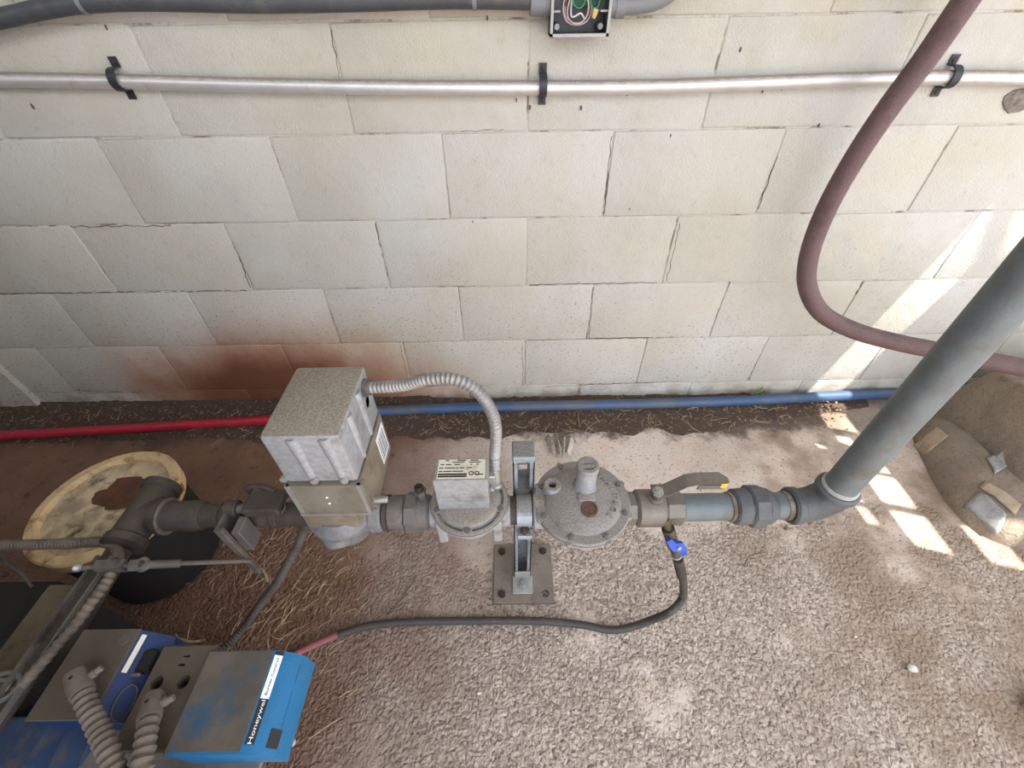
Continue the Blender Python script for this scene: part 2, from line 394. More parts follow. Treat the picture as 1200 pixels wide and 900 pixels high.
# open cracks along the joints
def crack(p, q, wd=.0035):
    a, b = aty(*p, -.0004), aty(*q, -.0004); n = max(4, int((b-a).length/.012)); L = []; Rr = []
    d = (b-a).normalized(); s_ = Vector((d.z, 0, -d.x))
    for i in range(n+1):
        c = a.lerp(b, i/n)+s_*random.uniform(-.0025, .0025); h = s_*(wd*random.uniform(.25, 1)*.5)
        L.append(c-h); Rr.append(c+h)
    m = MB()
    for i in range(n):
        m.prism([L[i], Rr[i], Rr[i+1], L[i+1]], (0, .004, 0))
    part('crack', m, 'crack_dark', wall, flat=True)
for p, q in [((717, 160), (708, 250)), ((453, 337), (478, 446)), ((855, 330), (837, 392)), ((760, 397), (748, 447)), ((900, 395), (877, 443)),
             ((695, 337), (690, 397)), ((1012, 330), (988, 372)), ((690, 397), (760, 396)), ((797, 262), (781, 330)), ((911, 183), (889, 245)),
             ((640, 453), (880, 444)), ((620, 334), (770, 331)), ((440, 262), (453, 335)), ((612, 402), (613, 452)), ((678, 450), (675, 470)), ((0, 345), (290, 341)),
             ((0, 266), (200, 265)), ((90, 461), (240, 459)), ((268, 270), (293, 337)), ((540, 153), (590, 153)), ((388, 35), (397, 92))]:
    crack(p, q, .002)
for px, py, r in ((571, 21, .004), (38, 125, .005), (605, 117, .004), (621, 126, .005), (681, 127, .005), (868, 58, .004), (735, 111, .003), (786, 159, .004), (554, 260, .003), (738, 245, .003), (917, 104, .003), (960, 147, .004), (894, 107, .004), (124, 32, .004), (92, 457, .004)):
    c = aty(px, py, -.0015); q = [c+Vector((r*.55*math.cos(a)*random.uniform(.7, 1.1), 0, r*1.3*math.sin(a)*random.uniform(.7, 1.1))) for a in np.linspace(0, 6.283, 8)[:-1]]
    part('chip', MB().prism(q, (0, .003, 0)), 'crack_dark', wall, flat=True)
# pilaster at the far left
pxe = aty(26, 457, -.014).x
mb = MB().box((-2.9, -.014, -.1), (pxe, .02, 2.34), .005)
pil = struct('wall_pilaster', mb, 'block_paint')
# unseen wall, added to block sky light and darken the left side
struct('light_blocker_left', MB().box((-3.0, -3.4, -.1), (-2.75, .0, 2.34)), 'block_paint', flat=True)
# floor
xs = np.linspace(-3.2, 4.2, 149); ys = np.concatenate((np.linspace(-6, -1.4, 24)[:-1], np.linspace(-1.4, .12, 77)))
mb = MB(); nx = len(xs)
for yv in ys:
    for xv in xs:
        h = mnoise.noise((xv*3, yv*3, 0))*.004+mnoise.noise((xv*14, yv*14, 3))*.0022
        mb.v.append(Vector((xv, yv, h-.002)))
for j in range(len(ys)-1):
    for i in range(nx-1):
        a = j*nx+i; mb.f.append((a, a+1, a+1+nx, a+nx))
floor = struct('floor', mb, 'floor_concrete')
# roof of sheets with open gaps: sunlight falls through them
RZ = 2.35; OX, OY = .25*RZ, -.2*RZ
holes = [(1.12, 1.205, -.165, -.075), (1.12, 1.16, -.245, -.205), (1.13, 1.205, -.335, -.30), (1.12, 1.205, -.46, -.355), (1.12, 1.205, -.60, -.49),
         (1.10, 1.225, -.055, .125), (1.185, 1.29, .15, .40),
         (1.035, 1.058, -.275, -.235), (1.035, 1.058, -.475, -.435), (1.03, 1.058, -.555, -.50), (1.29, 1.37, -.60, -.49), (1.36, 1.44, -.70, -.62)]
holes = [(a+OX, b+OX, c+OY, d+OY) for a, b, c, d in holes]
gx = sorted({-3.0, 3.2} | {round(v, 4) for h in holes for v in h[:2]}); gy = sorted({-1.62, .2} | {round(v, 4) for h in holes for v in h[2:]})
mb = MB()
def sh(x, y): return y - (.3*(min(max(x, 1.6), 2.1)-1.75) if -1.6 < y < 0 else 0)
for i in range(len(gx)-1):
    for j in range(len(gy)-1):
        cx, cy = (gx[i]+gx[i+1])/2, (gy[j]+gy[j+1])/2
        if any(h[0] < cx < h[1] and h[2] < cy < h[3] for h in holes): continue
        mb.prism([(gx[i], sh(gx[i], gy[j]), RZ), (gx[i+1], sh(gx[i+1], gy[j]), RZ), (gx[i+1], sh(gx[i+1], gy[j+1]), RZ), (gx[i], sh(gx[i], gy[j+1]), RZ)], (0, 0, .004))
struct('ceiling', mb, 'roof_sheet', flat=True)

# ---------------------------------------------------------------- soil ridge at the wall foot
mb = MB(); NX, NY = 260, 14
for i in range(NX+1):
    x = -1.98+i*(3.3/NX)
    wd = .165+.05*mnoise.noise((x*3, 0, 1))+.03*mnoise.noise((x*11, 5, 1)); wd *= (1 if x < .75 else max(.25, 1-(x-.75)*1.1))
    hh = .026+.010*mnoise.noise((x*5, 2, 7))+(.012 if x < -.3 else 0)
    if x > .9: hh *= .6
    for j in range(NY+1):
        t = j/NY; y = -.001-wd*t
        z = hh*(1-t)**1.2 + (.005*mnoise.noise((x*40, y*40, 0))+.004*mnoise.noise((x*90, y*90, 4)))*(1-t*.6)
        mb.v.append(Vector((x, y, z+.003-.008*max(0, t-.8)*5)))
for i in range(NX):
    for j in range(NY):
        a = i*(NY+1)+j; mb.f.append((a, a+1, a+NY+2, a+NY+1))
o = solo('soil_strip', mb, 'soil', 'dark crumbly soil heaped along the foot of the block wall', 'soil', org=Vector((-.3, -.05, 0))); o['kind'] = 'stuff'

# ================================================================ ON THE WALL
def strap(px, py, label):
    c = aty(px, py, -.016); t = thing('pipe_strap', (c.x, 0, c.z-.038), label, 'strap', 'straps on the silver conduit')
    pr = [(-.0015, -.038), (-.0015, -.019)]+[(-.016-.0185*math.cos(a), -.0185*math.sin(a)*-1) for a in np.linspace(-math.pi/2, math.pi/2, 13)]+[(-.0015, .019), (-.0015, .038)]
    m = MB(); q = []
    for i, (y, z) in enumerate(pr):
        y0, z0 = pr[max(i-1, 0)]; y1, z1 = pr[min(i+1, len(pr)-1)]; d = Vector((y1-y0, z1-z0)).normalized(); n = Vector((-d.y, d.x))*.003
        q.append(((y, z), (y+(n.x if n.x < 0 or abs(n.x) > 1e-9 else 0), z+n.y)))
    for (a0, a1), (b0, b1) in zip(q[:-1], q[1:]):
        A = lambda w_, s_: Vector((c.x+s_*.0085, min(w_[0], -.0014), c.z+w_[1]))
        m.add([A(a0, -1), A(a0, 1), A(b0, 1), A(b0, -1), A(a1, -1), A(a1, 1), A(b1, 1), A(b1, -1)],
              [(0, 1, 2, 3), (7, 6, 5, 4), (0, 4, 5, 1), (3, 2, 6, 7), (0, 3, 7, 4), (1, 5, 6, 2)])
    part('band', m, 'strap_black', t)
    for s_ in (-.029, .029):
        part('screw', MB().lathe((c.x, -.0035, c.z+s_), (0, -1, 0), [(0, .0055), (.002, .005), (.003, .002)], 12), 'bolt_dark', t)
strap(139, 93, 'black two-hole strap on silver conduit, below the grey saddle of the drooping black conduit')
strap(636, 100, 'black two-hole strap on silver conduit below the open junction box')
strap(1113, 90, 'black two-hole strap on silver conduit right behind the mauve hose, beside the broken wall patch')
path = [aty(px, py, -.017) for px, py in ((-640, 84), (-320, 87), (-160, 90), (0, 93.5), (150, 96), (300, 100), (450, 102.5), (600, 103), (750, 102), (870, 98), (960, 94.5), (1060, 91.5), (1130, 91), (1200, 92), (1330, 94), (1500, 96), (1900, 98))]
solo('silver_conduit', MB().tube(smooth(path, .02), .0138, 16), 'silver_conduit', 'long thin silver conduit running level across the whole block wall', 'conduit')
# black conduit and junction box
YC = -.032
path = [aty(px, py, YC) for px, py in ((-220, 60), (-90, 40), (0, 22), (50, 11), (100, 4), (170, 1.5), (300, 4), (420, 2), (520, -1), (628, 0))]
t = thing('flexible_conduit', path[0], 'black flexible conduit drooping along the top of the wall into the junction box', 'conduit')
part('pipe', MB().tube(smooth(path, .02), .0155, 16), 'black_conduit', t)
for px, py in ((98, 4), (556, -1)):
    c = aty(px, py, YC); part('saddle', MB().tube([c+Vector((-.004, 0, 0)), c+Vector((.004, 0, 0))], .0172, 16).box((c.x-.004, -.03, c.z-.004), (c.x+.004, .0, c.z+.004)), 'grey_pvc', t)
c0, c1 = aty(621, 3, YC), aty(645, 4, YC)
part('coupling', MB().lathe(c0, c1-c0, [(0, .018), (.002, .021), (.028, .021), (.028, .019), ((c1-c0).length, .019)], 20), 'grey_pvc', t)
JX0, JX1, JZ0, JZ1, JY = .088, .202, 1.078, 1.192, -.062
t = thing('junction_box', ((JX0+JX1)/2, 0, JZ0), 'open grey junction box with loose coloured wires', 'junction box')
th = .004
m = MB().box((JX0, -.006, JZ0), (JX1, -.0005, JZ1)).box((JX0, JY+.003, JZ0), (JX0+th, -.006, JZ1)).box((JX1-th, JY+.003, JZ0), (JX1, -.006, JZ1)).box((JX0, JY+.003, JZ0), (JX1, -.006, JZ0+th)).box((JX0, JY+.003, JZ1-th), (JX1, -.006, JZ1))
part('body', m, 'box_dark', t)
m = MB()
for a, b in (((JX0, JZ0), (JX0+th, JZ1)), ((JX1-th, JZ0), (JX1, JZ1)), ((JX0, JZ0), (JX1, JZ0+th)), ((JX0, JZ1-th), (JX1, JZ1))):
    m.box((a[0]-.0006, JY, a[1]-.0006), (b[0]+.0006, JY+.0032, b[1]+.0006))
part('rim', m, 'box_rim', t)
for bx in (JX0+.014, JX1-.014):
    for bz in (JZ0+.014, JZ1-.014):
        b = part('screw_boss', MB().lathe((bx, -.006, bz), (0, -1, 0), [(0, .007), (.034, .006)], 12), 'box_dark', t)
        part('screw_ring', MB().lathe((bx, -.0402, bz), (0, -1, 0), [(0, .0048), (.002, .0048), (.002, .0026), (.0005, .002)], 12), 'box_rim', b)
for bx, s_ in ((JX0+.004, 1), (JX1-.004, -1)):
    part('rib', MB().box((min(bx, bx+s_*.014), JY+.008, JZ0+.036), (max(bx, bx+s_*.014), -.006, JZ0+.039)), 'box_rim', t)
part('terminal_board', MB().box((JX0+.035, -.02, JZ0+.043), (JX1-.022, -.006, JZ1-.008), .001), 'pcb_green', t)
cx, cz = (JX0+JX1)/2-.004, JZ0+.038
def loop(name, mname, pts, r=.0013): part(name, MB().tube(smooth(pts, .002), r, 8), mname, t)
for k, (rx, rz, ph) in enumerate(((.024, .019, .2), (.028, .022, .5), (.020, .020, -.1))):
    loop('wire', 'wire_pink', [(cx+rx*math.cos(a+ph), -.03-k*.005-.004*math.sin(3*a), cz+rz*math.sin(a+ph)+max(0, math.sin(a))*.012) for a in np.linspace(math.pi*.62, math.pi*2.25, 12)])
loop('wire', 'wire_maroon', [(cx-.02, -.03, JZ1-.01), (cx-.016, -.042, JZ0+.075), (cx-.02, -.045, JZ0+.06), (cx-.024, -.04, JZ0+.045)])
loop('wire', 'wire_green', [(cx-.016, -.025, JZ1-.008), (cx-.012, -.042, JZ0+.055), (cx+.0, -.047, JZ0+.042), (cx+.012, -.044, JZ0+.052), (cx+.013, -.03, JZ0+.095)])
loop('wire', 'wire_green', [(cx+.024, -.025, JZ1-.01), (cx+.022, -.042, JZ0+.056), (cx+.030, -.046, JZ0+.042), (cx+.040, -.044, JZ0+.048), (cx+.046, -.036, JZ0+.09)])
loop('wire', 'wire_white', [(cx-.012, -.03, JZ0+.06), (cx-.012, -.045, JZ0+.03), (cx+.005, -.047, JZ0+.034), (cx+.014, -.04, JZ0+.026)], .0015)
nut0 = Vector((cx+.034, -.046, JZ0+.040))
part('wire_nut', MB().lathe(nut0, (-.25, -.1, -1), [(0, .0062), (.006, .0058), (.014, .0035), (.015, .001)], 8), 'wire_nut', t)
path = [aty(px, py, YC) for px, py in ((726, 6), (745, 5), (765, 2), (782, -6), (795, -22), (803, -50), (806, -110))]; path.append(Vector((path[-1].x+.004, YC, 2.33)))
t = thing('conduit_stub', path[0], 'short grey conduit bend leaving the junction box toward the roof', 'conduit')
part('pipe', MB().tube(smooth(path, .01), .0155, 16), 'grey_pvc', t)
c0, c1 = aty(707, 6, YC), aty(732, 6, YC); c0.x = JX1+.0005
part('coupling', MB().lathe(c0, c1-c0, [(0, .019), (.012, .019), (.012, .0205), ((c1-c0).length, .0205)], 20), 'grey_pvc', t)
# broken corner patch in the wall
pc = aty(1188, 117, 0)
m = MB(); n = 11; ring = []
for k in range(n):
    a = 2*math.pi*k/n; r = .034*random.uniform(.75, 1.2); ring.append(Vector((pc.x+.012+r*1.25*math.cos(a), -.0032, pc.z+r*math.sin(a)*.75)))
m.v = ring+[Vector((pc.x+.012, -.0075, pc.z))]; m.f = [(k, (k+1) % n, n) for k in range(n)]
m.v += [v+Vector((0, .02, 0)) for v in ring]; m.f += [(k, (k+1) % n, n+1+(k+1) % n, n+1+k) for k in range(n)]
part('broken_patch', m, 'broken_block', wall, 'bare grey spot where the wall face is broken away', flat=True)

# hanging mauve hose
hp = [(1235, -150, -.13), (1180, -70, -.13), (1132, 0, -.125), (1085, 68, -.12), (1040, 128, -.115), (1000, 188, -.11), (968, 246, -.11), (949, 296, -.115), (946, 334, -.13), (962, 366, -.155), (1000, 387, -.19), (1050, 401, -.23), (1110, 413, -.28), (1170, 425, -.33), (1240, 440, -.38), (1330, 462, -.42), (1480, 500, -.46)]
solo('rubber_hose', MB().tube(smooth([aty(*q) for q in hp], .015), .0225, 20), 'hose_mauve', 'thick mauve woven hose hanging in a bend in front of the wall', 'hose')

# ================================================================ PIPES AT THE WALL FOOT
rp = [(-160, 519), (0, 510.5), (100, 505), (200, 499), (310, 492.5), (395, 488)]
solo('red_pipe', MB().tube(smooth([atz(px, py, .030) for px, py in rp], .03), .0165, 16), 'red_pvc', 'red plastic pipe on the soil along the wall foot', 'pipe')
bp = [(396, 484), (520, 478.5), (640, 475.5), (760, 473), (880, 469), (980, 464), (1060, 459.5)]
bpts = [atz(px, py, .036) for px, py in bp]
for q in bpts: q.y = min(q.y, -.022)
bpts += [Vector((1.75, -.03, .036)), Vector((2.3, -.035, .036))]
t = thing('blue_pipe', bpts[0], 'faded blue plastic pipe lying along the wall foot', 'pipe')
part('pipe', MB().tube(smooth(bpts, .03), .0185, 16), 'blue_pvc', t)

# ================================================================ GAS TRAIN
PY, PZ = -.69, .393
def xx(px): return (px-601.6)/593.5
def O(x): return (x, PY, PZ)
def lx(m, px0, px1, r, seg=24, bev=.0015, ph=0):
    x0, x1 = xx(px0), xx(px1)
    return m.lathe((x0, PY, PZ), (1, 0, 0), [(0, r-bev), (bev, r), (x1-x0-bev, r), (x1-x0, r-bev)], seg, ph=ph)
# riser
RX = .613
t = thing('riser_pipe', (RX, PY, PZ), 'tall grey steel gas riser rising from the pipe elbow', 'pipe')
part('pipe', MB().cyl((RX, PY, PZ+.066), (RX, PY, RZ-.002), .0275, 32), 'galv', t)
part('sealing_ring', MB().lathe((RX, PY, PZ+.062), (0, 0, 1), [(0, .028), (.002, .0312), (.006, .0312), (.009, .028)], 32), 'tape_white', t)
t = thing('pipe_elbow', (RX, PY, PZ-.035), 'dark cast iron pipe elbow at the foot of the grey riser', 'elbow')
arc = [Vector((xx(930), PY, PZ)), Vector((RX-.055, PY, PZ))]+[Vector((RX-.055+.055*math.sin(a), PY, PZ+.055-.055*math.cos(a))) for a in np.linspace(.15, math.pi/2, 10)]+[Vector((RX, PY, PZ+.060))]
part('bend', MB().tube(arc, .0325, 28), 'elbow_iron', t)
m = MB(); lx(m, 923, 935, .0365, 28, .004); part('bead', m, 'elbow_iron', t)
part('bead', MB().lathe((RX, PY, PZ+.045), (0, 0, 1), [(0, .033), (.004, .037), (.014, .037), (.018, .033)], 28), 'elbow_iron', t)
t = thing('pipe_nipple', O(xx(912)), 'short steel nipple between the hex union and the elbow', 'pipe')
m = MB(); lx(m, 903, 924, .0265); part('pipe', m, 'galv', t)
m = MB(); lx(m, 916.5, 922.5, .0285, 24, .001); part('thread', m, 'thread_rust', t)
def union(pxs, label, mt, big, cat='union'):
    a, b, c, d, e = pxs
    t = thing('pipe_union', O(xx((a+e)/2)), label, cat)
    m = MB(); m.lathe((xx(a), PY, PZ), (1, 0, 0), [(0, big*.72), (.004, big*.82), (xx(b)-xx(a)-.002, big*.86), (xx(b)-xx(a), big*.84)], 24); part('collar', m, mt, t)
    m = MB(); lx(m, b, c, big, 8, .004, ph=.39); part('hex_nut', m, mt, t)
    m = MB(); m.lathe((xx(c), PY, PZ), (1, 0, 0), [(0, big*.86), (xx(d)-xx(c), big*.84), (xx(e)-xx(c), big*.68)], 24); part('tail', m, mt, t)
    return t
union((857, 874, 893, 898, 905), 'dark iron hex union on the pipe between ball valve and elbow', 'elbow_iron', .042)
t = thing('pipe_nipple', O(xx(828)), 'long steel nipple between the ball valve and the hex union', 'pipe')
m = MB(); lx(m, 796, 859, .0268); part('pipe', m, 'galv', t)
m = MB(); lx(m, 852, 857, .029, 24, .001); part('thread', m, 'thread_rust', t)
# ball valve
BX = xx(765)
t = thing('ball_valve', (xx(763), PY, PZ-.036), 'nickel ball valve with flat lever handle beside the round regulator', 'valve')
m = MB(); lx(m, 743, 777, .0365, 32, .005); part('body', m, 'valve_nickel', t)
m = MB(); lx(m, 729, 744, .0325, 8, .003, ph=.39); part('end_collar', m, 'valve_nickel', t)
m = MB(); lx(m, 776, 798, .0335, 8, .003, ph=.39); part('end_collar', m, 'valve_nickel', t)
SZ = PZ+.034
st = part('stem', MB().lathe((BX, PY, SZ-.004), (-.12, -.1, 1), [(0, .015), (.012, .015), (.014, .011), (.026, .010)], 20), 'valve_nickel', t)
part('stem_nut', MB().lathe((BX-.003, PY-.002, SZ+.022), (-.12, -.1, 1), [(0, .0105), (.008, .0105), (.0085, .0055), (.013, .0055)], 6), 'bolt_light', st)
hz = SZ+.018
pts = [(BX-.012, 0.004, hz), (BX+.012, .004, hz), (BX+.05, .012, hz+.020), (BX+.07, .014, hz+.022), (BX+.115, .014, hz+.022), (BX+.128, .010, hz+.022)]
m = MB()
for (a, b) in zip(pts[:-1], pts[1:]):
    wa = .0135; A, B = Vector((a[0], PY+a[1], a[2])), Vector((b[0], PY+b[1], b[2])); W = Vector((0, wa, 0)); H = Vector((0, 0, .0035))
    wb = wa if b is not pts[-1] else .005; W2 = Vector((0, wb, 0))
    m.add([A-W, A+W, B+W2, B-W2, A-W+H, A+W+H, B+W2+H, B-W2+H], [(0, 1, 2, 3), (7, 6, 5, 4), (0, 4, 5, 1), (3, 2, 6, 7), (0, 3, 7, 4), (1, 5, 6, 2)])
hd = part('handle', m, 'valve_nickel', t, flat=True)
m = MB(); a = pts[3]; m.box((a[0], PY+.0005, hz+.008), (pts[4][0]+.004, PY+.0035, hz+.025), .001)
part('folded_edge', m, 'valve_nickel', hd)
m = MB(); m.box((pts[4][0]-.004, PY-.001, hz+.014), (pts[5][0]-.004, PY+.0015, hz+.0265), .001); part('grip_coating', m, 'yellow_dip', hd, 'worn yellow coating at the handle tip')
# small hose cock with blue wing handle
p0, p1, p2, p3 = Vector((xx(783), PY-.028, PZ-.012)), None, None, None
q0 = aty(782, 617, -.722); q1 = aty(793, 651, -.738); q2 = aty(797, 668, -.745)
t = thing('hose_cock', q0, 'small hose cock with blue wing handle screwed under the ball valve', 'valve')
d = q1-q0
part('body', MB().lathe(q0-d*.25, d, [(0, .008), (d.length*.3, .008), (d.length*.31, .0125), (d.length*.9, .0125), (d.length*.92, .0095), (d.length*1.25, .0095)], 12), 'brass_dark', t)
part('white_washer', MB().lathe(q0+d*.97, d, [(0, .0105), (.002, .0115), (.004, .0105)], 16), 'tape_white', t)
a_, u_, v_ = frame(d); side = RT - a_*RT.dot(a_); side.normalize(); fr = -(F - a_*F.dot(a_)); fr.normalize()
hc = q0+d*.45+fr*.0135+side*.003
KW = 1.45; poly = [(-.013, .022), (-.006, .024), (-.002, .012), (.007, .008), (.010, -.006), (.007, -.024), (.001, -.026), (-.003, -.012), (-.009, -.006), (-.011, .006)]
wing = part('wing_handle', MB().prism([hc+side*x_*KW-a_*y_*KW*.85 for x_, y_ in poly], fr*.007), 'blue_handle', t)
part('handle_screw', MB().lathe(hc+fr*.007, fr, [(0, .0055), (.003, .005)], 6), 'bolt_light', wing)
t = thing('gas_hose', (.25, -.8, 0), 'thin black rubber hose from blue hose cock lying on floor to the blue control box', 'hose')
hp = [q2+Vector((0, 0, 0)), aty(801, 685, -.752), aty(799, 702, -.757), atz(785, 717, .10), atz(762, 727, .045), atz(735, 736, .016), atz(712, 738, .0105), atz(680, 732, .0105), atz(630, 728, .0105), atz(560, 727.5, .0105), atz(480, 729, .0105), atz(430, 734, .0105), atz(396, 744, .0105)]
part('hose', MB().tube(smooth(hp, .008), .0088, 12), 'rubber_hose', t)
part('clamp_sleeve', MB().lathe(q1+d*.12, q2-q1, [(0, .0108), ((q2-q1).length*1.25, .0108)], 16), 'dark_iron', t)
hp = [atz(396, 744, .0105), atz(372, 754, .0105), atz(348, 766, .0105), atz(318, 786, .0105), atz(290, 815, .0105)]
part('hose_end', MB().tube(smooth(hp, .008), .0080, 12), 'rubber_pink', t, 'pinkish tail of the hose')

# regulator
GX = xx(680); GZ = .425; GR = .089
t = thing('gas_regulator', (GX, PY, PZ-.06), 'round grey gas regulator with raised spring tower and bolted rim', 'regulator')
m = MB(); m.lathe((GX, PY, PZ-.055), (0, 0, 1), [(0, .022), (.006, .034), (.03, .046), (.06, .050), (.075, .072), (.078, .074)], 36); part('bowl', m, 'cast_body', t)
m = MB(); lx(m, 624, 650, .0365, 24, .003); part('pipe_port', m, 'cast_bright', t)
m = MB(); lx(m, 706, 730, .0365, 8, .003, ph=.39); part('pipe_port', m, 'cast_bright', t)
part('lower_flange', MB().lathe((GX, PY, GZ-.013), (0, 0, 1), [(-.004, .074), (-.002, GR+.002), (.0055, GR+.003), (.0055, .08)], 48), 'cast_bright', t)
lid = part('lid', MB().lathe((GX, PY, GZ-.006), (0, 0, 1), [(0, .08), (0, GR+.001), (.002, GR+.003), (.006, GR+.003), (.008, GR+.001), (.0085, .0745), (.011, .072), (.016, .066), (.022, .050), (.025, .030), (.025, .004)], 56), 'reg_grey', t)
for k in range(8):
    a = 2*math.pi*(k+.52)/8; bx, by = GX+.082*math.cos(a), PY+.082*math.sin(a)
    b = part('bolt', MB().lathe((bx, by, GZ+.002), (0, 0, 1), [(0, .0055), (.0035, .0052), (.0045, .0025)], 8), 'iron', t)
    part('ear', MB().lathe((GX+.0905*math.cos(a), PY+.0905*math.sin(a), GZ-.011), (0, 0, 1), [(0, .006), (.012, .006)], 12), 'reg_grey', t)
    part('bolt_shank', MB().lathe((bx, by, GZ-.020), (0, 0, 1), [(0, .003), (.021, .003)], 8), 'bolt_dark', b)
TX, TY = GX+.006, PY+.018
m = MB(); m.lathe((TX, TY, GZ+.008), (0, .02, 1), [(0, .029), (.008, .023), (.02, .0195), (.068, .0185), (.07, .0180)], 28); tw = part('spring_tower', m, 'cast_bright', t)
m = MB(); m.box((TX-.017, TY-.033, GZ+.010), (TX+.017, TY-.012, GZ+.024), .005, seg=2); part('tower_foot', m, 'cast_bright', tw)
cap = part('tower_cap', MB().lathe((TX, TY+.0015, GZ+.074), (0, .02, 1), [(0, .0195), (.001, .0205), (.010, .0205), (.012, .0190), (.0125, .014), (.0105, .0135), (.0105, .002)], 28), 'reg_grey', tw)
for s_ in (-.006, .005): cut(cap, MB().box((TX-.008, TY+s_-.0015, GZ+.080), (TX+.008, TY+s_+.0015, GZ+.092)))
VX, VY = GX-.056, PY+.022
v = part('vent_boss', MB().lathe((VX, VY, GZ+.004), (0, 0, 1), [(0, .0185), (.016, .0170), (.018, .0155)], 24), 'cast_bright', t)
for q_ in (v, lid): cut(q_, MB().cyl((VX, VY, GZ+.001), (VX, VY, GZ+.030), .0080, 20))
part('seal_plug', MB().lathe((GX+.008, PY-.030, GZ+.0165), (0, 0, 1), [(0, .0165), (.004, .0155), (.0045, .0125), (.003, .012), (.003, .002)], 24), 'rust_plug', t, 'rust-brown plug in the lid')
word = 'MAXITROL'; m = MB()
for k, ch in enumerate(word):
    a = math.radians(58-k*14.5); r = .061; o_ = Vector((GX+r*math.cos(a), PY+r*math.sin(a), GZ+.0142))
    tang = Vector((math.sin(a), -math.cos(a), 0)); outw = Vector((math.cos(a), math.sin(a), -.32))
    q = text_mb(ch, .0145, basis(o_, tang, outw), .0018); m.add(q.v, q.f)
part('raised_lettering', m, 'cast_bright', lid, flat=True)
# dry crumpled leaf behind it
lp = atz(657, 527, .0)
m = MB(); 
for i in range(9):
    u0 = -.05+.0125*i
    for j in range(5):
        vv = j/4; m.v.append(Vector((lp.x+u0*(.5+.6*vv), lp.y-.03+.07*vv+.012*math.sin(i*1.3), .006+(.022 if i % 2 else .0)*(1-.3*vv)+.018*math.sin(vv*3.1))))
for i in range(8):
    for j in range(4): a = i*5+j; m.f.append((a, a+1, a+6, a+5))
lf = solo('dry_leaf', m, 'leaf_grey', 'crumpled striped dry leaf lying on the floor behind the round regulator', 'leaf', flat=True)
md = lf.modifiers.new('thickness', 'SOLIDIFY'); md.thickness = .0012

# strut post
QX, QY = .021, -.636
PLX, PLY = .023, -.645
t = thing('strut_post', (PLX, PLY, 0), 'galvanized strut post with square base plate bolted to floor, holding the pipe', 'post')
plate = part('base_plate', MB().box((PLX-.078, PLY-.078, -.004), (PLX+.078, PLY+.078, .010), .0015), 'plate_steel', t)
for sx in (-1, 1):
    for sy in (-1, 1):
        bx, by = PLX+sx*.056, PLY+sy*.056
        if (sx, sy) == (1, -1): cut(plate, MB().cyl((bx, by, -.02), (bx, by, .03), .0095, 16))
        else: b = part('anchor_bolt', MB().lathe((bx, by, .010), (0, 0, 1), [(0, .0105), (.003, .0105), (.003, .008), (.009, .007)], 6), 'bolt_dark', t)
hw = .0206
m = MB(); z0, z1 = .010, .512
m.box((QX-hw, QY-hw, z0), (QX-hw+.0025, QY+hw, z1)).box((QX+hw-.0025, QY-hw, z0), (QX+hw, QY+hw, z1))
m.box((QX-hw, QY-hw, z0), (QX-hw+.009, QY-hw+.0025, z1)).box((QX+hw-.009, QY-hw, z0), (QX+hw, QY-hw+.0025, z1))
zs = [z0]+[v for c in (.05, .10, .15, .20, .25, .30, .435, .478) for v in (c-.009, c+.009)]+[z1]
for i in range(0, len(zs)-1):
    if i % 2 == 0: m.box((QX-hw, QY+hw-.0025, zs[i]), (QX+hw, QY+hw, zs[i+1]))
    else:
        m.box((QX-hw, QY+hw-.0025, zs[i]), (QX-.009, QY+hw, zs[i+1])); m.box((QX+.009, QY+hw-.0025, zs[i]), (QX+hw, QY+hw, zs[i+1]))
part('channel', m, 'strut_zinc', t, flat=True)
part('end_cap', MB().box((QX-.022, QY-.022, .500), (QX+.022, QY+.022, .517), .003), 'strut_zinc', t)
m = MB(); m.box((QX-.026, QY-.066, .010), (QX+.026, QY-.022, .015), .001).box((QX-.02, QY-.0265, .010), (QX+.02, QY-.0215, .045), .001); part('foot_bracket', m, 'washer_pale', t)
part('foot_bolt', MB().lathe((QX, QY-.046, .015), (0, 0, 1), [(0, .013), (.002, .013), (.002, .0085), (.010, .0085), (.010, .005), (.018, .005)], 6), 'bolt_light', t)
ring = [Vector((QX, PY+.0325*math.cos(a), PZ+.0325*math.sin(a))) for a in np.linspace(0, 2*math.pi, 29)[:-1]]
m = MB(); n = len(ring)
for i in range(n):
    a, b = ring[i], ring[(i+1) % n]; c = Vector((QX, PY, PZ)); a2, b2 = c+(a-c)*.90, c+(b-c)*.90; W = Vector((.0145, 0, 0))
    m.add([a-W, a+W, b+W, b-W, a2-W, a2+W, b2+W, b2-W], [(0, 1, 2, 3), (7, 6, 5, 4), (0, 4, 5, 1), (3, 2, 6, 7), (0, 3, 7, 4), (1, 5, 6, 2)])
m.box((QX-.0145, PY-.047, PZ-.030), (QX+.0145, PY-.028, PZ-.018), .002)
cl = part('pipe_clamp', m, 'strut_zinc', t)
part('clamp_bolt', MB().lathe((QX, PY-.034, PZ-.018), (0, -.35, 1), [(0, .0095), (.008, .009), (.010, .005)], 6), 'bolt_dark', cl)
t = thing('pipe_nipple', O(QX), 'short dark nipple held in the strut clamp beside the round regulator', 'pipe')
m = MB(); lx(m, 596, 624, .0275); part('pipe', m, 'dark_iron', t)

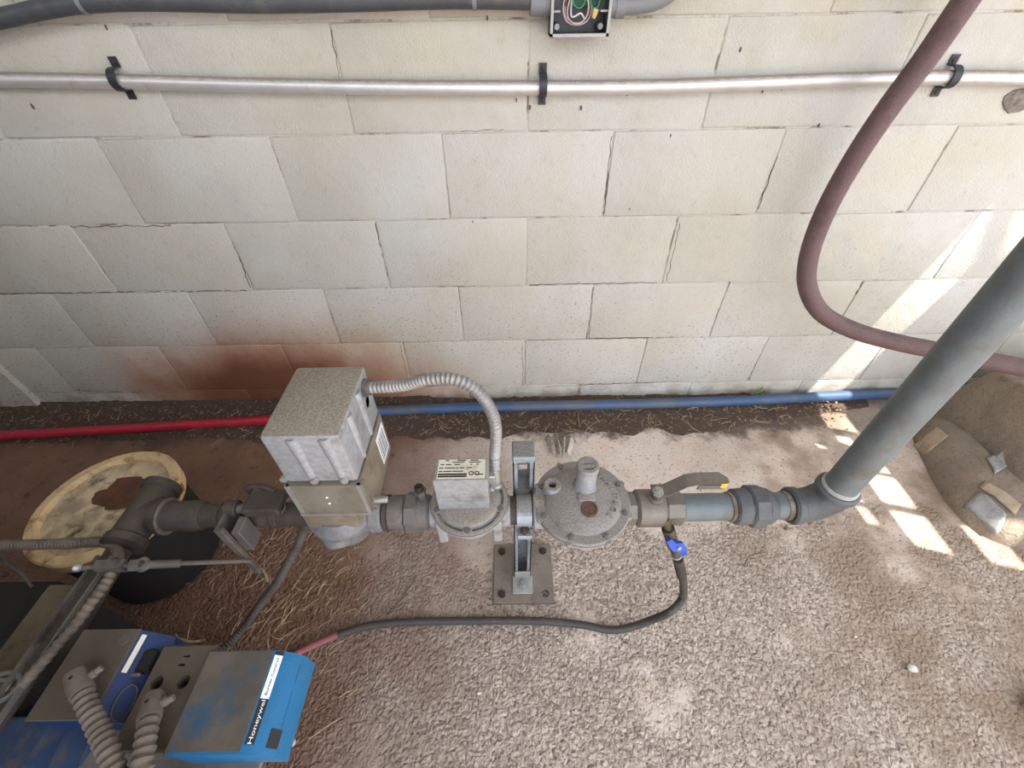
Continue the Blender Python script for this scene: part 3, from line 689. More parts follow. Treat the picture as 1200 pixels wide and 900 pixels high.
# safety shut-off valve with nameplate box
VXc = xx(552); DZ = .433; DR = .0735
t = thing('shutoff_valve', (VXc, PY, PZ-.055), 'grey gas shut-off valve with nameplate box on a slotted round cover', 'valve')
m = MB(); m.lathe((VXc, PY, PZ-.05), (0, 0, 1), [(0, .03), (.02, .045), (.06, .062), (.083, .066)], 32); part('body', m, 'cast_bright', t)
m = MB(); lx(m, 505, 530, .0305, 24, .003); part('pipe_port', m, 'cast_grey', t)
m = MB(); lx(m, 575, 598, .0305, 24, .003); part('pipe_port', m, 'cast_grey', t)
for a in (215, 325, 35, 145):
    a = math.radians(a); q = Vector((VXc+.064*math.cos(a), PY+.064*math.sin(a), 0))
    part('lug', MB().box((q.x-.009, q.y-.011, PZ-.035), (q.x+.009, q.y+.011, DZ-.004), .003), 'cast_bright', t)
cv = part('round_cover', MB().lathe((VXc, PY, DZ-.008), (0, 0, 1), [(0, .06), (.0, DR), (.006, DR), (.008, DR-.003), (.008, .058), (.012, .054), (.014, .045), (.015, .002)], 48), 'cast_grey', t)
part('rim_groove', MB().lathe((VXc, PY, DZ-.003), (0, 0, 1), [(0, DR-.002), (0, DR+.0006), (.0012, DR+.0006), (.0012, DR-.002)], 48, caps=False), 'groove', cv)
for a0, a1 in ((205, 262), (278, 335), (350, 402)):
    m = MB(); A = np.radians(np.linspace(a0, a1, 12)); n = len(A)
    m.prism([Vector((VXc+.0655*math.cos(a), PY+.0655*math.sin(a), DZ-.0065)) for a in A]+[Vector((VXc+.0605*math.cos(a), PY+.0605*math.sin(a), DZ-.0065)) for a in A[::-1]], (0, 0, .012))
    cut(cv, m)
for a in (198, 270, 342, 52):
    a = math.radians(a); part('screw', MB().lathe((VXc+.063*math.cos(a), PY+.063*math.sin(a), DZ-.001), (0, 0, 1), [(0, .006), (.004, .005), (.004, .002)], 10), 'iron', t)
fy = -.712; zb = DZ+.003; ztp = aty(540, 563, fy).z
bx0, bx1 = aty(509, 575, fy).x, aty(572, 575, fy).x
by1 = atz(540, 537, ztp).y
bxm = MB().box((bx0, fy, zb), (bx1, by1, ztp-.0005), .0015); hb = part('nameplate_box', bxm, 'cast_bright', t)
zs_ = zb+(ztp-zb)*.42
part('cover_seam', MB().box((bx0-.0004, fy-.0006, zs_), (bx1+.0004, by1, zs_+.0012)), 'cast_bright', hb)
lb = part('nameplate', MB().box((bx0+.007, fy+.004, ztp-.0008), (bx1-.004, by1-.003, ztp+.0006)), 'label_cream', hb, 'cream printed rating plate')
m = MB(); lw = bx1-bx0-.011; ly = by1-fy-.007; ox, oy = bx0+.007, fy+.004
def bar(a, b, c, d): m.box((ox+a*lw, oy+c*ly, ztp+.0004), (ox+b*lw, oy+d*ly, ztp+.0009))
bar(.02, .62, .06, .14); bar(.02, .62, .17, .25)
for row, runs in ((.34, ((.03, .11), (.13, .3), (.32, .54))), (.52, ((.03, .12), (.15, .36), (.38, .43), (.46, .56), (.6, .72))), (.70, ((.05, .13), (.16, .28), (.34, .46), (.68, .72), (.8, .86))), (.82, ((.3, .55), (.65, .9))), (.92, ((.15, .22), (.4, .58), (.68, .85)))):
    for a, b in runs: bar(a, b, row, row+.045)
for c_ in (.71, .83):
    m.lathe((ox+c_*lw, oy+.25*ly, ztp+.0004), (0, 0, 1), [(0, .0045), (.0005, .0045), (.0005, .003), (.0003, .0028)], 14, caps=False)
bar(.8, .96, .16, .21)
part('print', m, 'ink', lb, flat=True)
# conduit fitting beside the box
cc = Vector((bx1+.012, PY+.028, DZ+.004))
ft = part('conduit_fitting', MB().lathe(cc, (0, .12, 1), [(0, .0125), (.006, .0125), (.008, .0105), (.050, .0105)], 16).box((bx1-.002, cc.y-.012, cc.z+.012), (cc.x, cc.y+.012, cc.z+.045), .002), 'bolt_light', t)
part('clamp_screw', MB().lathe((cc.x-.006, cc.y-.012, cc.z+.016), (-.3, -1, .2), [(0, .005), (.01, .005), (.012, .003)], 6), 'bolt_light', ft)

# union left of it
union((456, 476, 492, 503, 507), 'brown-grey hex union between the boxy valve actuator and nameplate valve', 'iron', .040)
t = thing('test_cock', O(xx(496)), 'small stubby test cock sticking up from the hex union', 'valve')
part('stub', MB().lathe((xx(497), PY+.012, PZ+.026), (-.08, .05, 1), [(0, .010), (.018, .009), (.02, .0115), (.03, .0115)], 6), 'iron', t)
part('cap_screw', MB().lathe((xx(497)-.002, PY+.0135, PZ+.055), (-.08, .05, 1), [(0, .009), (.010, .009), (.012, .006), (.008, .004)], 12), 'bolt_dark', t)

# ---------------------------------------------------------------- actuated valve
AX0, AX1, AY0, AY1 = -.363, -.2475, -.740, -.585
AZ0, AZ1, AZB = .571, .684, .478
VC = -.332
t = thing('motorized_valve', (VC, PY, PZ-.07), 'boxy grey valve actuator on cast valve body, dusty top and white label', 'valve')
m = MB(); m.lathe((VC, PY, PZ-.066), (0, 0, 1), [(0, .030), (.010, .040), (.024, .046), (.05, .050), (.066, .062), (.072, .064), (.082, .064), (.088, .058), (.10, .050)], 36)
m.lathe((VC-.066, PY, PZ), (1, 0, 0), [(0, .026), (.004, .031), (.03, .033), (.06, .04), (.09, .04), (.12, .034), (.122, .038), (.140, .038), (.144, .034)], 8, ph=.39)
m.lathe((VC-.012, PY-.034, PZ-.030), (0, -.75, -1), [(-.02, .034), (.004, .030), (.012, .026), (.013, .01)], 24)
body = part('valve_body', m, 'cast_body', t)
m = MB(); m.lathe((VC+.078, PY, PZ), (1, 0, 0), [(0, .030), (.003, .0345), (.010, .0345), (.012, .028)], 24); part('port_ring', m, 'dark_iron', body)
m = MB(); m.box((AX0+.002, AY0+.008, AZB), (AX1-.004, AY1-.004, AZ0), .004, seg=2); m.box((VC-.05, PY-.045, PZ+.02), (VC+.05, PY+.05, AZB+.002), .008, seg=2); part('actuator_base', m, 'base_brown', t)
m = MB()
fz0, fz1 = aty(390, 603, AY0-.004).z, AZ0-.003
fx0, fx1 = aty(352, 603, AY0-.004).x, aty(433, 601, AY0-.004).x
m.prism([(fx0+.002, AY0-.005, fz0), (fx1+.004, AY0-.005, fz0), (AX1+.008, AY0-.005, fz1), (AX0-.002, AY0-.005, fz1)], (0, .011, 0)); fp = part('front_plate', m, 'bracket_olive', t)
m = MB(); m.prism([(fx0+.002, AY0-.006, fz0), (fx1+.004, AY0-.006, fz0), (fx1+.004, AY0-.006, fz0+.005), (fx0+.002, AY0-.006, fz0+.005)], (0, .011, 0)); m.box((fx1-.001, AY0-.0065, fz0), (fx1+.0045, AY0, fz1)); m.box((AX0-.003, AY0-.0065, fz0+.01), (AX0+.003, AY0, fz1)); part('plate_flange', m, 'bolt_light', fp)
for px, py in ((383, 583), (386, 590)):
    c = aty(px, py, AY0-.005); part('paint_dot', MB().lathe(c, (0, -1, 0), [(0, .0022), (.001, .0018)], 8), 'label_white', fp)
cv = part('housing', MB().box((AX0, AY0, AZ0), (AX1, AY1, AZ1), .006, seg=2), 'cast_bright', t)
for fx in (.39, .80):
    x = AX0+(AX1-AX0)*fx
    b = part('screw_column', MB().lathe((x, AY0+.004, AZ0+.006), (0, 0, 1), [(0, .0075), (.05, .0085), (AZ1-AZ0-.016, .011), (AZ1-AZ0-.0125, .008)], 18), 'cast_bright', cv)
    part('screw', MB().lathe((x+.004, AY0-.003, AZ0+.009), (0, -1, 0), [(-.002, .0065), (.004, .0062), (.0045, .003), (.003, .0025)], 12), 'bolt_light', t)
part('screw', MB().lathe((AX0-.003, AY0+.004, AZ0+.006), (0, -1, 0), [(-.002, .006), (.004, .006)], 12), 'bolt_light', t)
for fyy in (.30, .62):
    y = AY0+(AY1-AY0)*fyy
    part('side_column', MB().lathe((AX1-.004, y, AZ0+.006), (0, 0, 1), [(0, .007), (AZ1-AZ0-.016, .010), (AZ1-AZ0-.0125, .008)], 16), 'cast_bright', cv)
for fyy in (.40, .70):
    y = AY0+(AY1-AY0)*fyy
    part('side_column', MB().lathe((AX0+.006, y, AZ0+.006), (0, 0, 1), [(0, .008), (AZ1-AZ0-.016, .010), (AZ1-AZ0-.0125, .008)], 16), 'cast_bright', cv)
part('knockout', MB().lathe((AX1-.001, AY1-.034, AZ0+.060), (1, 0, 0), [(0, .0125), (.0022, .0125), (.0022, .0105), (.001, .010)], 20), 'cast_grey', cv)
# side label and lower plate
part('side_plate', MB().prism([(AX1-.006, AY0+.02, AZB-.02), (AX1-.006, AY1-.002, AZB-.01), (AX1-.006, AY1-.002, AZ0-.002), (AX1-.006, AY0+.004, AZ0-.002)], (.007, 0, 0)), 'base_brown', t)
lb = part('side_label', MB().box((AX1, AY1-.055, AZB+.004), (AX1+.002, AY1-.010, AZB+.075)), 'label_white', t, 'white printed label')
m = MB()
for k in range(6): m.box((AX1+.0018, AY1-.050+k*.006, AZB+.012), (AX1+.0023, AY1-.0485+k*.006+.001*(k % 2), AZB+.066))
part('print', m, 'ink', lb, flat=True)
part('indicator_pin', MB().cyl((AX1-.01, AY0+.022, AZB+.005), (AX1+.024, AY0+.022, AZB+.005), .006, 14, bev=.0015), 'bolt_light', t)
# flexible metal conduit from actuator to nameplate valve
k0 = aty(441, 456, -.60); k0.x = max(k0.x, AX1); 
k0 = Vector((AX1+.001, AY1-.028, AZ1-.026))
k3 = cc+Vector((0, .006, .050))
def bez(a, b, c, d, n=14): return [a*(1-t)**3+b*3*t*(1-t)**2+c*3*t*t*(1-t)+d*t**3 for t in np.linspace(0, 1, n)]
cpts = [k0, aty(470, 452, -.625), aty(500, 444.5, -.64), aty(530, 444, -.648), aty(555, 455, -.652), aty(572, 475, -.655), aty(581, 500, -.657), k3+Vector((.0, .002, .035)), k3]
t = thing('metal_conduit', k0, 'ribbed silver flexible conduit arching from the boxy actuator to nameplate valve', 'conduit')
part('ribbed_tube', MB().flex(cpts, .0108, .0072, .22), 'flex_steel', t)
part('connector', MB().lathe(k0, (1, .0, 0), [(0, .016), (.004, .016), (.004, .013), (.012, .013)], 16), 'iron', t)

# ================================================================ LEFT SIDE PIPES
t = thing('gas_pipe', O(xx(305)), 'dark brown gas pipe between the boxy actuator and the tee', 'pipe')
m = MB(); lx(m, 240, 376, .0232, 24); part('pipe', m, 'dark_iron', t)
m = MB(); lx(m, 322, 330, .0262, 24); part('joint_band', m, 'dark_iron', t)
m = MB(); lx(m, 258, 264, .0262, 24); part('joint_band', m, 'dark_iron', t)
t = thing('pipe_coupling', O(xx(215)), 'sooty pipe coupling sleeve screwed into the tee above the bucket', 'coupling')
m = MB(); m.lathe((xx(186), PY, PZ), (1, 0, 0), [(0, .027), (.012, .029), (.03, .0285), (.075, .0295), (.088, .0285), (.094, .024)], 24); part('sleeve', m, 'dark_iron', t)
TXX = xx(168)
t = thing('pipe_tee', (TXX, PY, PZ-.04), 'large sooty iron tee above the bucket', 'tee')
m = MB(); m.lathe((TXX, PY+.075, PZ), (0, -1, 0), [(0, .026), (.004, .036), (.018, .036), (.022, .031), (.118, .031), (.122, .036), (.136, .036), (.14, .028)], 24)
m.lathe((TXX, PY, PZ), (1, 0, 0), [(0, .030), (.034, .030), (.036, .0345), (.048, .0345), (.05, .028)], 24); part('body', m, 'dark_iron', t)
m = MB(); m.lathe((TXX+.0485, PY, PZ), (1, 0, 0), [(0, .033), (.002, .036), (.005, .033)], 24); part('sealing_ring', m, 'rail_grey', t)
MX = -.712
t = thing('manifold_pipe', (MX, -.9, PZ-.03), 'sooty pipe running from the large tee toward the burner boxes', 'pipe')
part('pipe', MB().cyl((TXX, PY-.07, PZ), (MX-.012, -1.035, PZ-.012), .020, 20), 'dark_iron', t)
t = thing('steel_rail', (-.706, -.9, PZ), 'narrow grey steel channel rail with smeared grease beside ribbed conduit', 'rail')
zr = PZ+.032
part('web', MB().box((-.722, -1.035, zr), (-.690, PY-.10, zr+.004)), 'dark_iron', t, flat=True)
part('flange', MB().box((-.722, -1.035, zr+.0042), (-.717, PY-.10, zr+.014)), 'rail_grey', t, flat=True)
part('flange', MB().box((-.699, -1.035, zr+.0042), (-.695, PY-.10, zr+.012)), 'tray_grey', t, flat=True)
t = thing('flat_bar', (-.83, -.95, .36), 'wide olive-brown steel flat bar beside the black boiler front', 'bar')
a0, a1, b0, b1 = atz(60, 685, .40), atz(85, 685, .40), atz(-20, 800, .40), atz(20, 790, .40)
part('plate', MB().box((a0.x-.004, -1.04, .388), (a1.x+.006, a0.y, .400), .0015), 'olive_bar', t)
part('stiffener', MB().box((a0.x-.004, -1.04, .34), (a0.x+.003, a0.y-.004, .387), .001), 'olive_bar', t)
cpts = [atz(134, 660, .44), atz(126, 680, .44), atz(108, 705, .442), atz(88, 732, .442), atz(66, 758, .44), atz(45, 782, .436), atz(20, 810, .43)]
t = thing('ribbed_conduit', cpts[3], 'dusty ribbed flexible conduit lying along the steel rail to the burner', 'conduit')
part('ribbed_tube', MB().flex(cpts, .0088, .010, .24), 'flex_dusty', t)
cpts = [atz(-60, 641, .40), atz(0, 639, .40), atz(50, 638, .40), atz(90, 636.5, .40), atz(115, 635, .40), atz(130, 638, .402), atz(137, 648, .408), atz(136, 664, .425)]
t = thing('bent_conduit', cpts[2], 'rusty ribbed conduit crossing the bucket rim and bending down at the rail', 'conduit')
part('ribbed_tube', MB().flex(cpts, .0098, .006, .12), 'flex_dusty', t)
# linkage
L0, L1 = atz(92, 665, .464), aty(293, 657, -.768)
LDv = (L1-L0).normalized()
def lp_(px): return L0.lerp(L1, (px-92)/201*(.86 if px < 200 else 1))
t = thing('linkage_rod', (L0+L1)/2, 'thin steel linkage rod with clevis ending at the weighted crank', 'rod')
part('rod', MB().cyl(L0, L1, .0042, 12), 'rail_grey', t)
part('end_ball', MB().lathe(L0-LDv*.008, LDv, [(0, .003), (.003, .0068), (.010, .0068), (.013, .003)], 12), 'bolt_light', t)
ra = LDv.cross(Vector((0, 0, 1))).normalized()
c0, c1 = lp_(114), lp_(150); W = ra*.008; H = Vector((0, 0, .008))
part('clevis', MB().prism([c0-W-H, c0+W-H, c0+W+H, c0-W+H], c1-c0), 'rail_grey', t, flat=True)
part('lock_nut', MB().lathe(lp_(154), LDv, [(0, .0105), (.014, .0105)], 6), 'rail_grey', t)
part('pivot_ring', MB().lathe(lp_(172)+Vector((0, 0, -.004)), (0, 0, 1), [(0, .0115), (.010, .0115), (.010, .006), (.004, .005)], 16), 'iron', t)
part('sleeve', MB().cyl(lp_(176), lp_(205), .0068, 12), 'rail_grey', t)
# crank with weight
t = thing('crank_weight', aty(285, 640, -.75), 'small grey box weight on a crank arm in front of the dark pipe', 'crank')
wz = aty(270, 625, -.752); wz2 = aty(303, 645, -.752)
part('weight', MB().box((wz.x, -.752, wz2.z), (wz2.x-.008, -.718, wz.z), .0015), 'iron', t)
part('crank_arm', MB().box((aty(292, 660, -.757).x-.006, -.760, aty(292, 672, -.757).z), (aty(292, 660, -.757).x+.008, -.750, wz.z+.02), .002), 'rail_grey', t)
sh0 = Vector((xx(278), PY-.012, PZ+.042)); sh1 = Vector((xx(345), PY-.012, PZ+.042))
part('shaft', MB().cyl(sh0, sh1, .009, 14, bev=.002), 'iron', t)
part('shaft_hub', MB().cyl(sh0+Vector((.005, 0, 0)), sh0+Vector((.028, 0, 0)), .0165, 16, bev=.002), 'dark_iron', t)
part('hub_strap', MB().box((sh0.x+.008, PY-.062, PZ-.02), (sh0.x+.014, PY-.004, PZ+.050), .001), 'rail_grey', t)
m = MB().box((xx(305), PY-.03, PZ+.040), (xx(345), PY+.018, PZ+.062), .004); part('shaft_bracket', m, 'dark_iron', t)
part('link_arm', MB().tube(smooth([(xx(303), PY+.02, PZ+.04), (xx(306), PY+.012, PZ+.075), (xx(325), PY+.006, PZ+.088), (xx(342), PY, PZ+.082)], .006), .0055, 8), 'dark_iron', t)
# ribbed conduit dropping behind
cpts = [Vector((xx(356), PY+.01, PZ-.02)), aty(352, 632, -.685), atz(340, 655, .25), atz(325, 682, .18), atz(305, 708, .11), atz(288, 732, .06), atz(268, 754, .03), atz(240, 775, .02)]
t = thing('drop_conduit', cpts[-1], 'dark ribbed conduit dropping from the actuator to the straw-strewn floor', 'conduit')
part('ribbed_tube', MB().flex(cpts, .0100, .008, .2), 'flex_dark', t)

# ---------------------------------------------------------------- bucket
BC = Vector((-.962, -.577, 0)); BZ = .27; BR = .150
t = thing('bucket', BC, 'black bucket with tan rim and dirt-caked rusty lid', 'bucket')
part('shell', MB().lathe(BC+Vector((0, 0, .001)), (0, 0, 1), [(0, .02), (0, .128), (.006, .132), (BZ-.045, BR-.008), (BZ-.03, BR-.006)], 48), 'bucket_black', t)
lid = part('rim', MB().lathe(BC, (0, 0, 1), [(BZ-.034, BR-.004), (BZ-.034, BR+.002), (BZ-.004, BR+.004), (BZ, BR), (BZ+.001, BR-.019), (BZ-.003, BR-.022), (BZ-.012, BR-.024)], 56, caps=False), 'bucket_rim', t)
m = MB(); NR, NA = 14, 48
for i in range(NR+1):
    r = (BR-.0235)*i/NR
    for k in range(NA):
        a = 2*math.pi*k/NA; x, y = r*math.cos(a), r*math.sin(a)
        z = BZ-.011+.004*mnoise.noise((x*25, y*25, 1))+.0025*mnoise.noise((x*70, y*70, 2))-.006*max(0, 1-((x-.01)**2+(y-.035)**2)/.0045)
        m.v.append(BC+Vector((x, y, z)))
for i in range(NR):
    for k in range(NA): k2 = (k+1) % NA; m.f.append((i*NA+k, i*NA+k2, (i+1)*NA+k2, (i+1)*NA+k))
part('lid_dirt', m, 'bucket_dirt', t)
m = MB(); pc_ = BC+Vector((.012, .034, BZ-.0128)); n = 28
m.v = [pc_+Vector((.078*math.cos(a)*(1+.15*math.sin(3*a)), .052*math.sin(a)*(1+.1*math.cos(2*a)), 0)) for a in np.linspace(0, 2*math.pi, n+1)[:-1]]; m.f = [tuple(range(n))]
part('rust_stain', m, 'rust_puddle', t, 'rusty ringed water stain', flat=True)
for a0, a1 in ((-12, 22), (-75, -50)):
    m = MB(); A = np.radians(np.linspace(a0, a1, 9))
    for i in range(8):
        m.prism([BC+Vector((r*math.cos(a), r*math.sin(a), z)) for r, a, z in ((BR+.0042, A[i], BZ-.024-.006*math.sin(i*2)), (BR+.0042, A[i+1], BZ-.024-.006*math.sin(i*2+2)), (BR+.0046, A[i+1], BZ-.006), (BR+.0046, A[i], BZ-.006))], (0, 0, .0006))
    part('rust_flake', m, 'rust_orange', t)

# ================================================================ BURNER CORNER
# black boiler front at the far left
t = thing('boiler', (-1.25, -1.15, 0), 'sooty black boiler front beside the olive flat bar', 'boiler')
part('front', MB().box((-1.75, -1.365, .0), (-.822, -.80, .372), .012, seg=2), 'soot', t)
part('light_blocker_left_front', MB().box((-2.7, -2.9, .0), (-.60, -1.37, 1.55), .02, seg=2), 'soot', t)  # unseen tall block, added to cut light from the left front
q = [aty(px, py, -.87) for px, py in ((0, 648), (14, 660), (25, 669), (38, 684))]
m = MB().tube(smooth([atz(0, 652, .372), atz(12, 664, .372), atz(24, 671, .372), atz(38, 688, .372)], .01), .0025, 8); part('mortar_seam', m, 'rail_grey', t, 'pale crumbled seam')
# burner casing carrying the boxes
t = thing('burner', (-.62, -1.05, .0), 'dark blue burner fan casing under the dusty control boxes', 'burner')
part('fan_casing', MB().lathe((-.585, -1.02, .27), (-1, 0, 0), [(0, .118), (.006, .124), (.13, .124), (.136, .118)], 40), 'dark_blue_dusty', t)
part('pedestal', MB().box((-.70, -1.30, .0), (-.60, -.95, .26), .01), 'dark_blue', t)
pp = atz(66, 838, .425)
part('side_panel', MB().box((-.80, -1.355, .30), (pp.x, pp.y, .425), .005, seg=2), 'dark_blue_dusty', t)
part('tray', MB().box((-.66, -1.33, .368), (-.350, -.955, .376), .002), 'tray_grey', t)
part('flange', MB().lathe((-.60, -1.075, .378), (0, 0, 1), [(0, .05), (.004, .054), (.008, .050), (.008, .034)], 32), 'tray_grey', t)
part('red_tab', MB().box((-.585, -1.115, .379), (-.535, -1.075, .392), .002), 'red_paint', t)
part('support_leg', MB().box((-.46, -1.28, 0), (-.42, -1.24, .367), .003), 'dark_iron', t)
# light blue control box
zt = .45
cT = [atz(250, 760, zt), atz(322, 762, zt), atz(283, 880, zt), atz(193, 880, zt)]
lx0, lx1 = (cT[0].x+cT[3].x)/2, (cT[1].x+cT[2].x)/2; ly1, ly0 = cT[1].y, (cT[2].y+cT[3].y)/2-.004
t = thing('control_box', ((lx0+lx1)/2, ly0, .376), 'bright blue burner control box with dusty top and black lettered strip', 'control box')
part('sub_base', MB().box((-.520, ly0+.004, .3765), (lx0+.001, ly1+.012, .443), .003), 'dust_plate', t)
sb = t.children[-1]
for px, py in ((184, 800), (215, 799)):
    c = atz(px, py, .443); part('knockout_ring', MB().lathe((c.x, c.y, .4425), (0, 0, 1), [(0, .0115), (.0012, .0115), (.0012, .0085), (.0006, .0085)], 24, caps=False), 'dust_plate', sb)
    cut(sb, MB().cyl((c.x, c.y, .385), (c.x, c.y, .46), .0085, 24))
for px, py in ((219, 769), (213, 779)):
    c = atz(px, py, .443); cut(sb, MB().box((c.x-.005, c.y-.0015, .41), (c.x+.005, c.y+.0015, .46)))
ch = .030; cw = .026   # sloping strip down to the right side
prof = [(lx0, .378), (lx0, zt), (lx1, zt), (lx1+.022, zt-.014), (lx1+.034, zt-.034), (lx1+.034, .378)]
m = MB().prism([(x, ly0, z) for x, z in prof], (0, ly1-ly0, 0)); cvr = part('cover', m, 'blue_paint', t, flat=True)
part('dusty_top', MB().box((lx0+.0008, ly0+.003, zt-.001), (lx1-.001, ly1-.001, zt+.0012)), 'blue_dusty', t, 'grey dust over worn blue paint', flat=True)
ds = t.children[-1]
c = atz(216, 858, zt)
for q_ in (ds, cvr): cut(q_, MB().box((c.x-.0035, c.y-.005, zt-.03), (c.x+.0035, c.y+.005, zt+.01)))
part('edge_lip', MB().box((lx0-.0005, ly0, zt-.002), (lx0+.001, ly1, zt+.0022)), 'dust_plate', ds)
sA, sB = Vector((lx1, 0, zt)), Vector((lx1+.022, 0, zt-.014)); sx = (sB-sA).normalized(); sn = Vector((-sx.z, 0, sx.x)); 
def slope(u, v, h=0): p = sA+sx*u+sn*h; return Vector((p.x, ly0+v, p.z))
D_ = ly1-ly0; W_ = (sB-sA).length
sn_ = sn if sn.z > 0 else -sn; sn = sn_
def slab(u0, u1, v0, v1, h): return MB().prism([slope(u0, v0, -.0004), slope(u1, v0, -.0004), slope(u1, v1, -.0004), slope(u0, v1, -.0004)], sn*h)
part('name_strip', slab(.0015, .0125, .010, D_*.50, .0012), 'ink', t, 'black strip with white lettering')
ns = t.children[-1]
tm = text_mb('Honeywell', .0070, basis(slope(.0070, .010+(D_*.50-.010)*.52, .0008), (0, 1, 0), -sx), .0003)
lo, hi = min(v.y for v in tm.v), max(v.y for v in tm.v); k = (D_*.42)/(hi-lo); mid = (lo+hi)/2
for v in tm.v: v.y = mid+(v.y-mid)*k
part('lettering', tm, 'label_white', ns, flat=True)
part('title_label', slab(.0015, .0125, D_*.505, D_*.95, .0012), 'label_white', t, 'white printed label')
ns = t.children[-1]
tm = text_mb('Burner Control', .0050, basis(slope(.0070, D_*.727, .0008), (0, 1, 0), -sx), .0003)
lo, hi = min(v.y for v in tm.v), max(v.y for v in tm.v); k = (D_*.38)/(hi-lo); mid = (lo+hi)/2
for v in tm.v: v.y = mid+(v.y-mid)*k
part('lettering', tm, 'rust_plug', ns, flat=True)
part('strip_end', slab(.0015, .0125, D_*.953, D_*.99, .0012), 'ink', t)
s2 = Vector((lx1+.034, 0, zt-.034))-sB; s2n = s2.normalized(); n2 = Vector((-s2n.z, 0, s2n.x)); n2 = n2 if n2.x > 0 else -n2
def slab2(u0, u1, v0, v1, h):
    q = [sB+s2n*u+n2*-.0004 for u in (u0, u1)]
    return MB().prism([(q[0].x, ly0+v0, q[0].z), (q[1].x, ly0+v0, q[1].z), (q[1].x, ly0+v1, q[1].z), (q[0].x, ly0+v1, q[0].z)], n2*h)
part('black_badge', slab2(.002, .019, .008, D_*.24, .0014), 'ink', t)
part('cover_seam', slab2(.016, .0168, D_*.26, D_*.62, .0006), 'dark_blue', t); part('cover_seam', slab2(.016, .0168, D_*.7, D_*.9, .0006), 'dark_blue', t)
# dark blue box
c0, c1, c2 = atz(96, 740, zt), atz(165, 738, zt), atz(118, 830, zt)
dx0, dx1 = c0.x+.004, (c1.x+c2.x)/2-.002; dy1, dy0 = c1.y, c2.y-.012
t = thing('relay_box', ((dx0+dx1)/2, dy0, .376), 'dark blue relay box with dusty lid, black knob and wire ring', 'control box')
prof = [(dx0, .378), (dx0, zt), (dx1, zt), (dx1+.034, zt-.034), (dx1+.034, .378)]
part('cover', MB().prism([(x, dy0, z) for x, z in prof], (0, dy1-dy0, 0)), 'dark_blue', t, flat=True)
part('dusty_lid', MB().box((dx0-.001, dy0-.001, zt-.001), (dx1+.0005, dy1+.001, zt+.0025), .0008), 'dust_plate', t, 'dust-coated lid')
ss = Vector((dx1+.034, 0, zt-.034))-Vector((dx1, 0, zt)); sl = ss.length; ss.normalize(); nn = Vector((-ss.z, 0, ss.x)); DD = dy1-dy0
def q3(u, v, h): p = Vector((dx1, dy0+DD*v, zt))+ss*u+nn*h; return p
def slab3(u0, u1, v0, v1, h): return MB().prism([q3(u0, v0, -.0004), q3(u1, v0, -.0004), q3(u1, v1, -.0004), q3(u0, v1, -.0004)], nn*h)
part('white_label', slab3(.004, .0105, .50, .95, .0012), 'label_cream', t)
part('reset_knob', MB().box(q3(.024, .52, 0)-Vector((.007, 0, .008)), q3(.032, .80, .006)+Vector((.003, 0, .006)), .003), 'soot', t)
part('knob_tip', MB().box(q3(.020, .47, 0)-Vector((.004, 0, .004)), q3(.026, .515, .008)+Vector((.002, 0, .004)), .002), 'rail_grey', t)
rc = q3(.026, .20, .003); ring = [rc+Vector((0, .020*math.cos(a), 0))+ss*(.011*math.sin(a)) for a in np.linspace(0, 2*math.pi, 25)[:-1]]
part('wire_ring', MB().tube(ring, .0011, 6, closed=True), 'rail_grey', t)
part('lid_screw', MB().lathe((dx1-.016, dy1-.014, zt+.002), (0, 0, 1), [(0, .008), (.0012, .007)], 16), 'rail_grey', t)
# two fat dusty flexible conduits with clamps
def fat(name, pts, label, tip):
    t = thing(name, pts[-1], label, 'conduit')
    part('ribbed_tube', MB().flex(pts, .0125, .010, .2, 14), 'flex_dusty', t)
    a = pts[0]; d = (pts[1]-a).normalized(); a2, u, v = frame(d)
    cp_ = part('clamp', MB().lathe(a-d*.030, d, [(0, .008), (.004, .0125), (.03, .0140), (.036, .0135)], 14), 'flex_dusty', t)
    sd = d.cross(Vector((0, 0, 1))).normalized()*tip
    part('clamp_screw', MB().lathe(a-d*.008+sd*.010, sd, [(0, .006), (.008, .006), (.009, .0045), (.016, .0045)], 8), 'flex_dusty', t)
    e_ = a-d*.016; cut(cp_, MB().cyl((e_.x, e_.y, e_.z+.004), (e_.x, e_.y, e_.z+.03), .0028, 10))
fat('fat_conduit', [atz(95, 808, .475), atz(104, 830, .472), atz(116, 856, .47), atz(130, 888, .47), atz(142, 935, .46), atz(150, 1000, .44)], 'dusty fat ribbed conduit leaving the lid of dark blue relay box', -1)
fat('fat_conduit', [atz(176, 838, .462), atz(172, 858, .468), atz(169, 880, .47), atz(167, 905, .468), atz(185, 950, .45), atz(225, 1010, .42)], 'dusty fat ribbed conduit clamped beside the two round knockouts of grey base', -1)
# hook-like ring at the left edge
hcen = atz(0, 806, .43)
t = thing('cable_loop', hcen, 'pale curled cable loop lying at the rail end near the burner panel', 'cable')
part('outer_turn', MB().tube([hcen+Vector((.026*math.cos(a), .018*math.sin(a), 0)) for a in np.linspace(0, 6.283, 21)[:-1]], .004, 8, closed=True), 'tray_grey', t)
part('inner_turn', MB().tube([hcen+Vector((.013*math.cos(a), .009*math.sin(a), .002)) for a in np.linspace(0, 6.283, 17)[:-1]], .003, 8, closed=True), 'tray_grey', t)

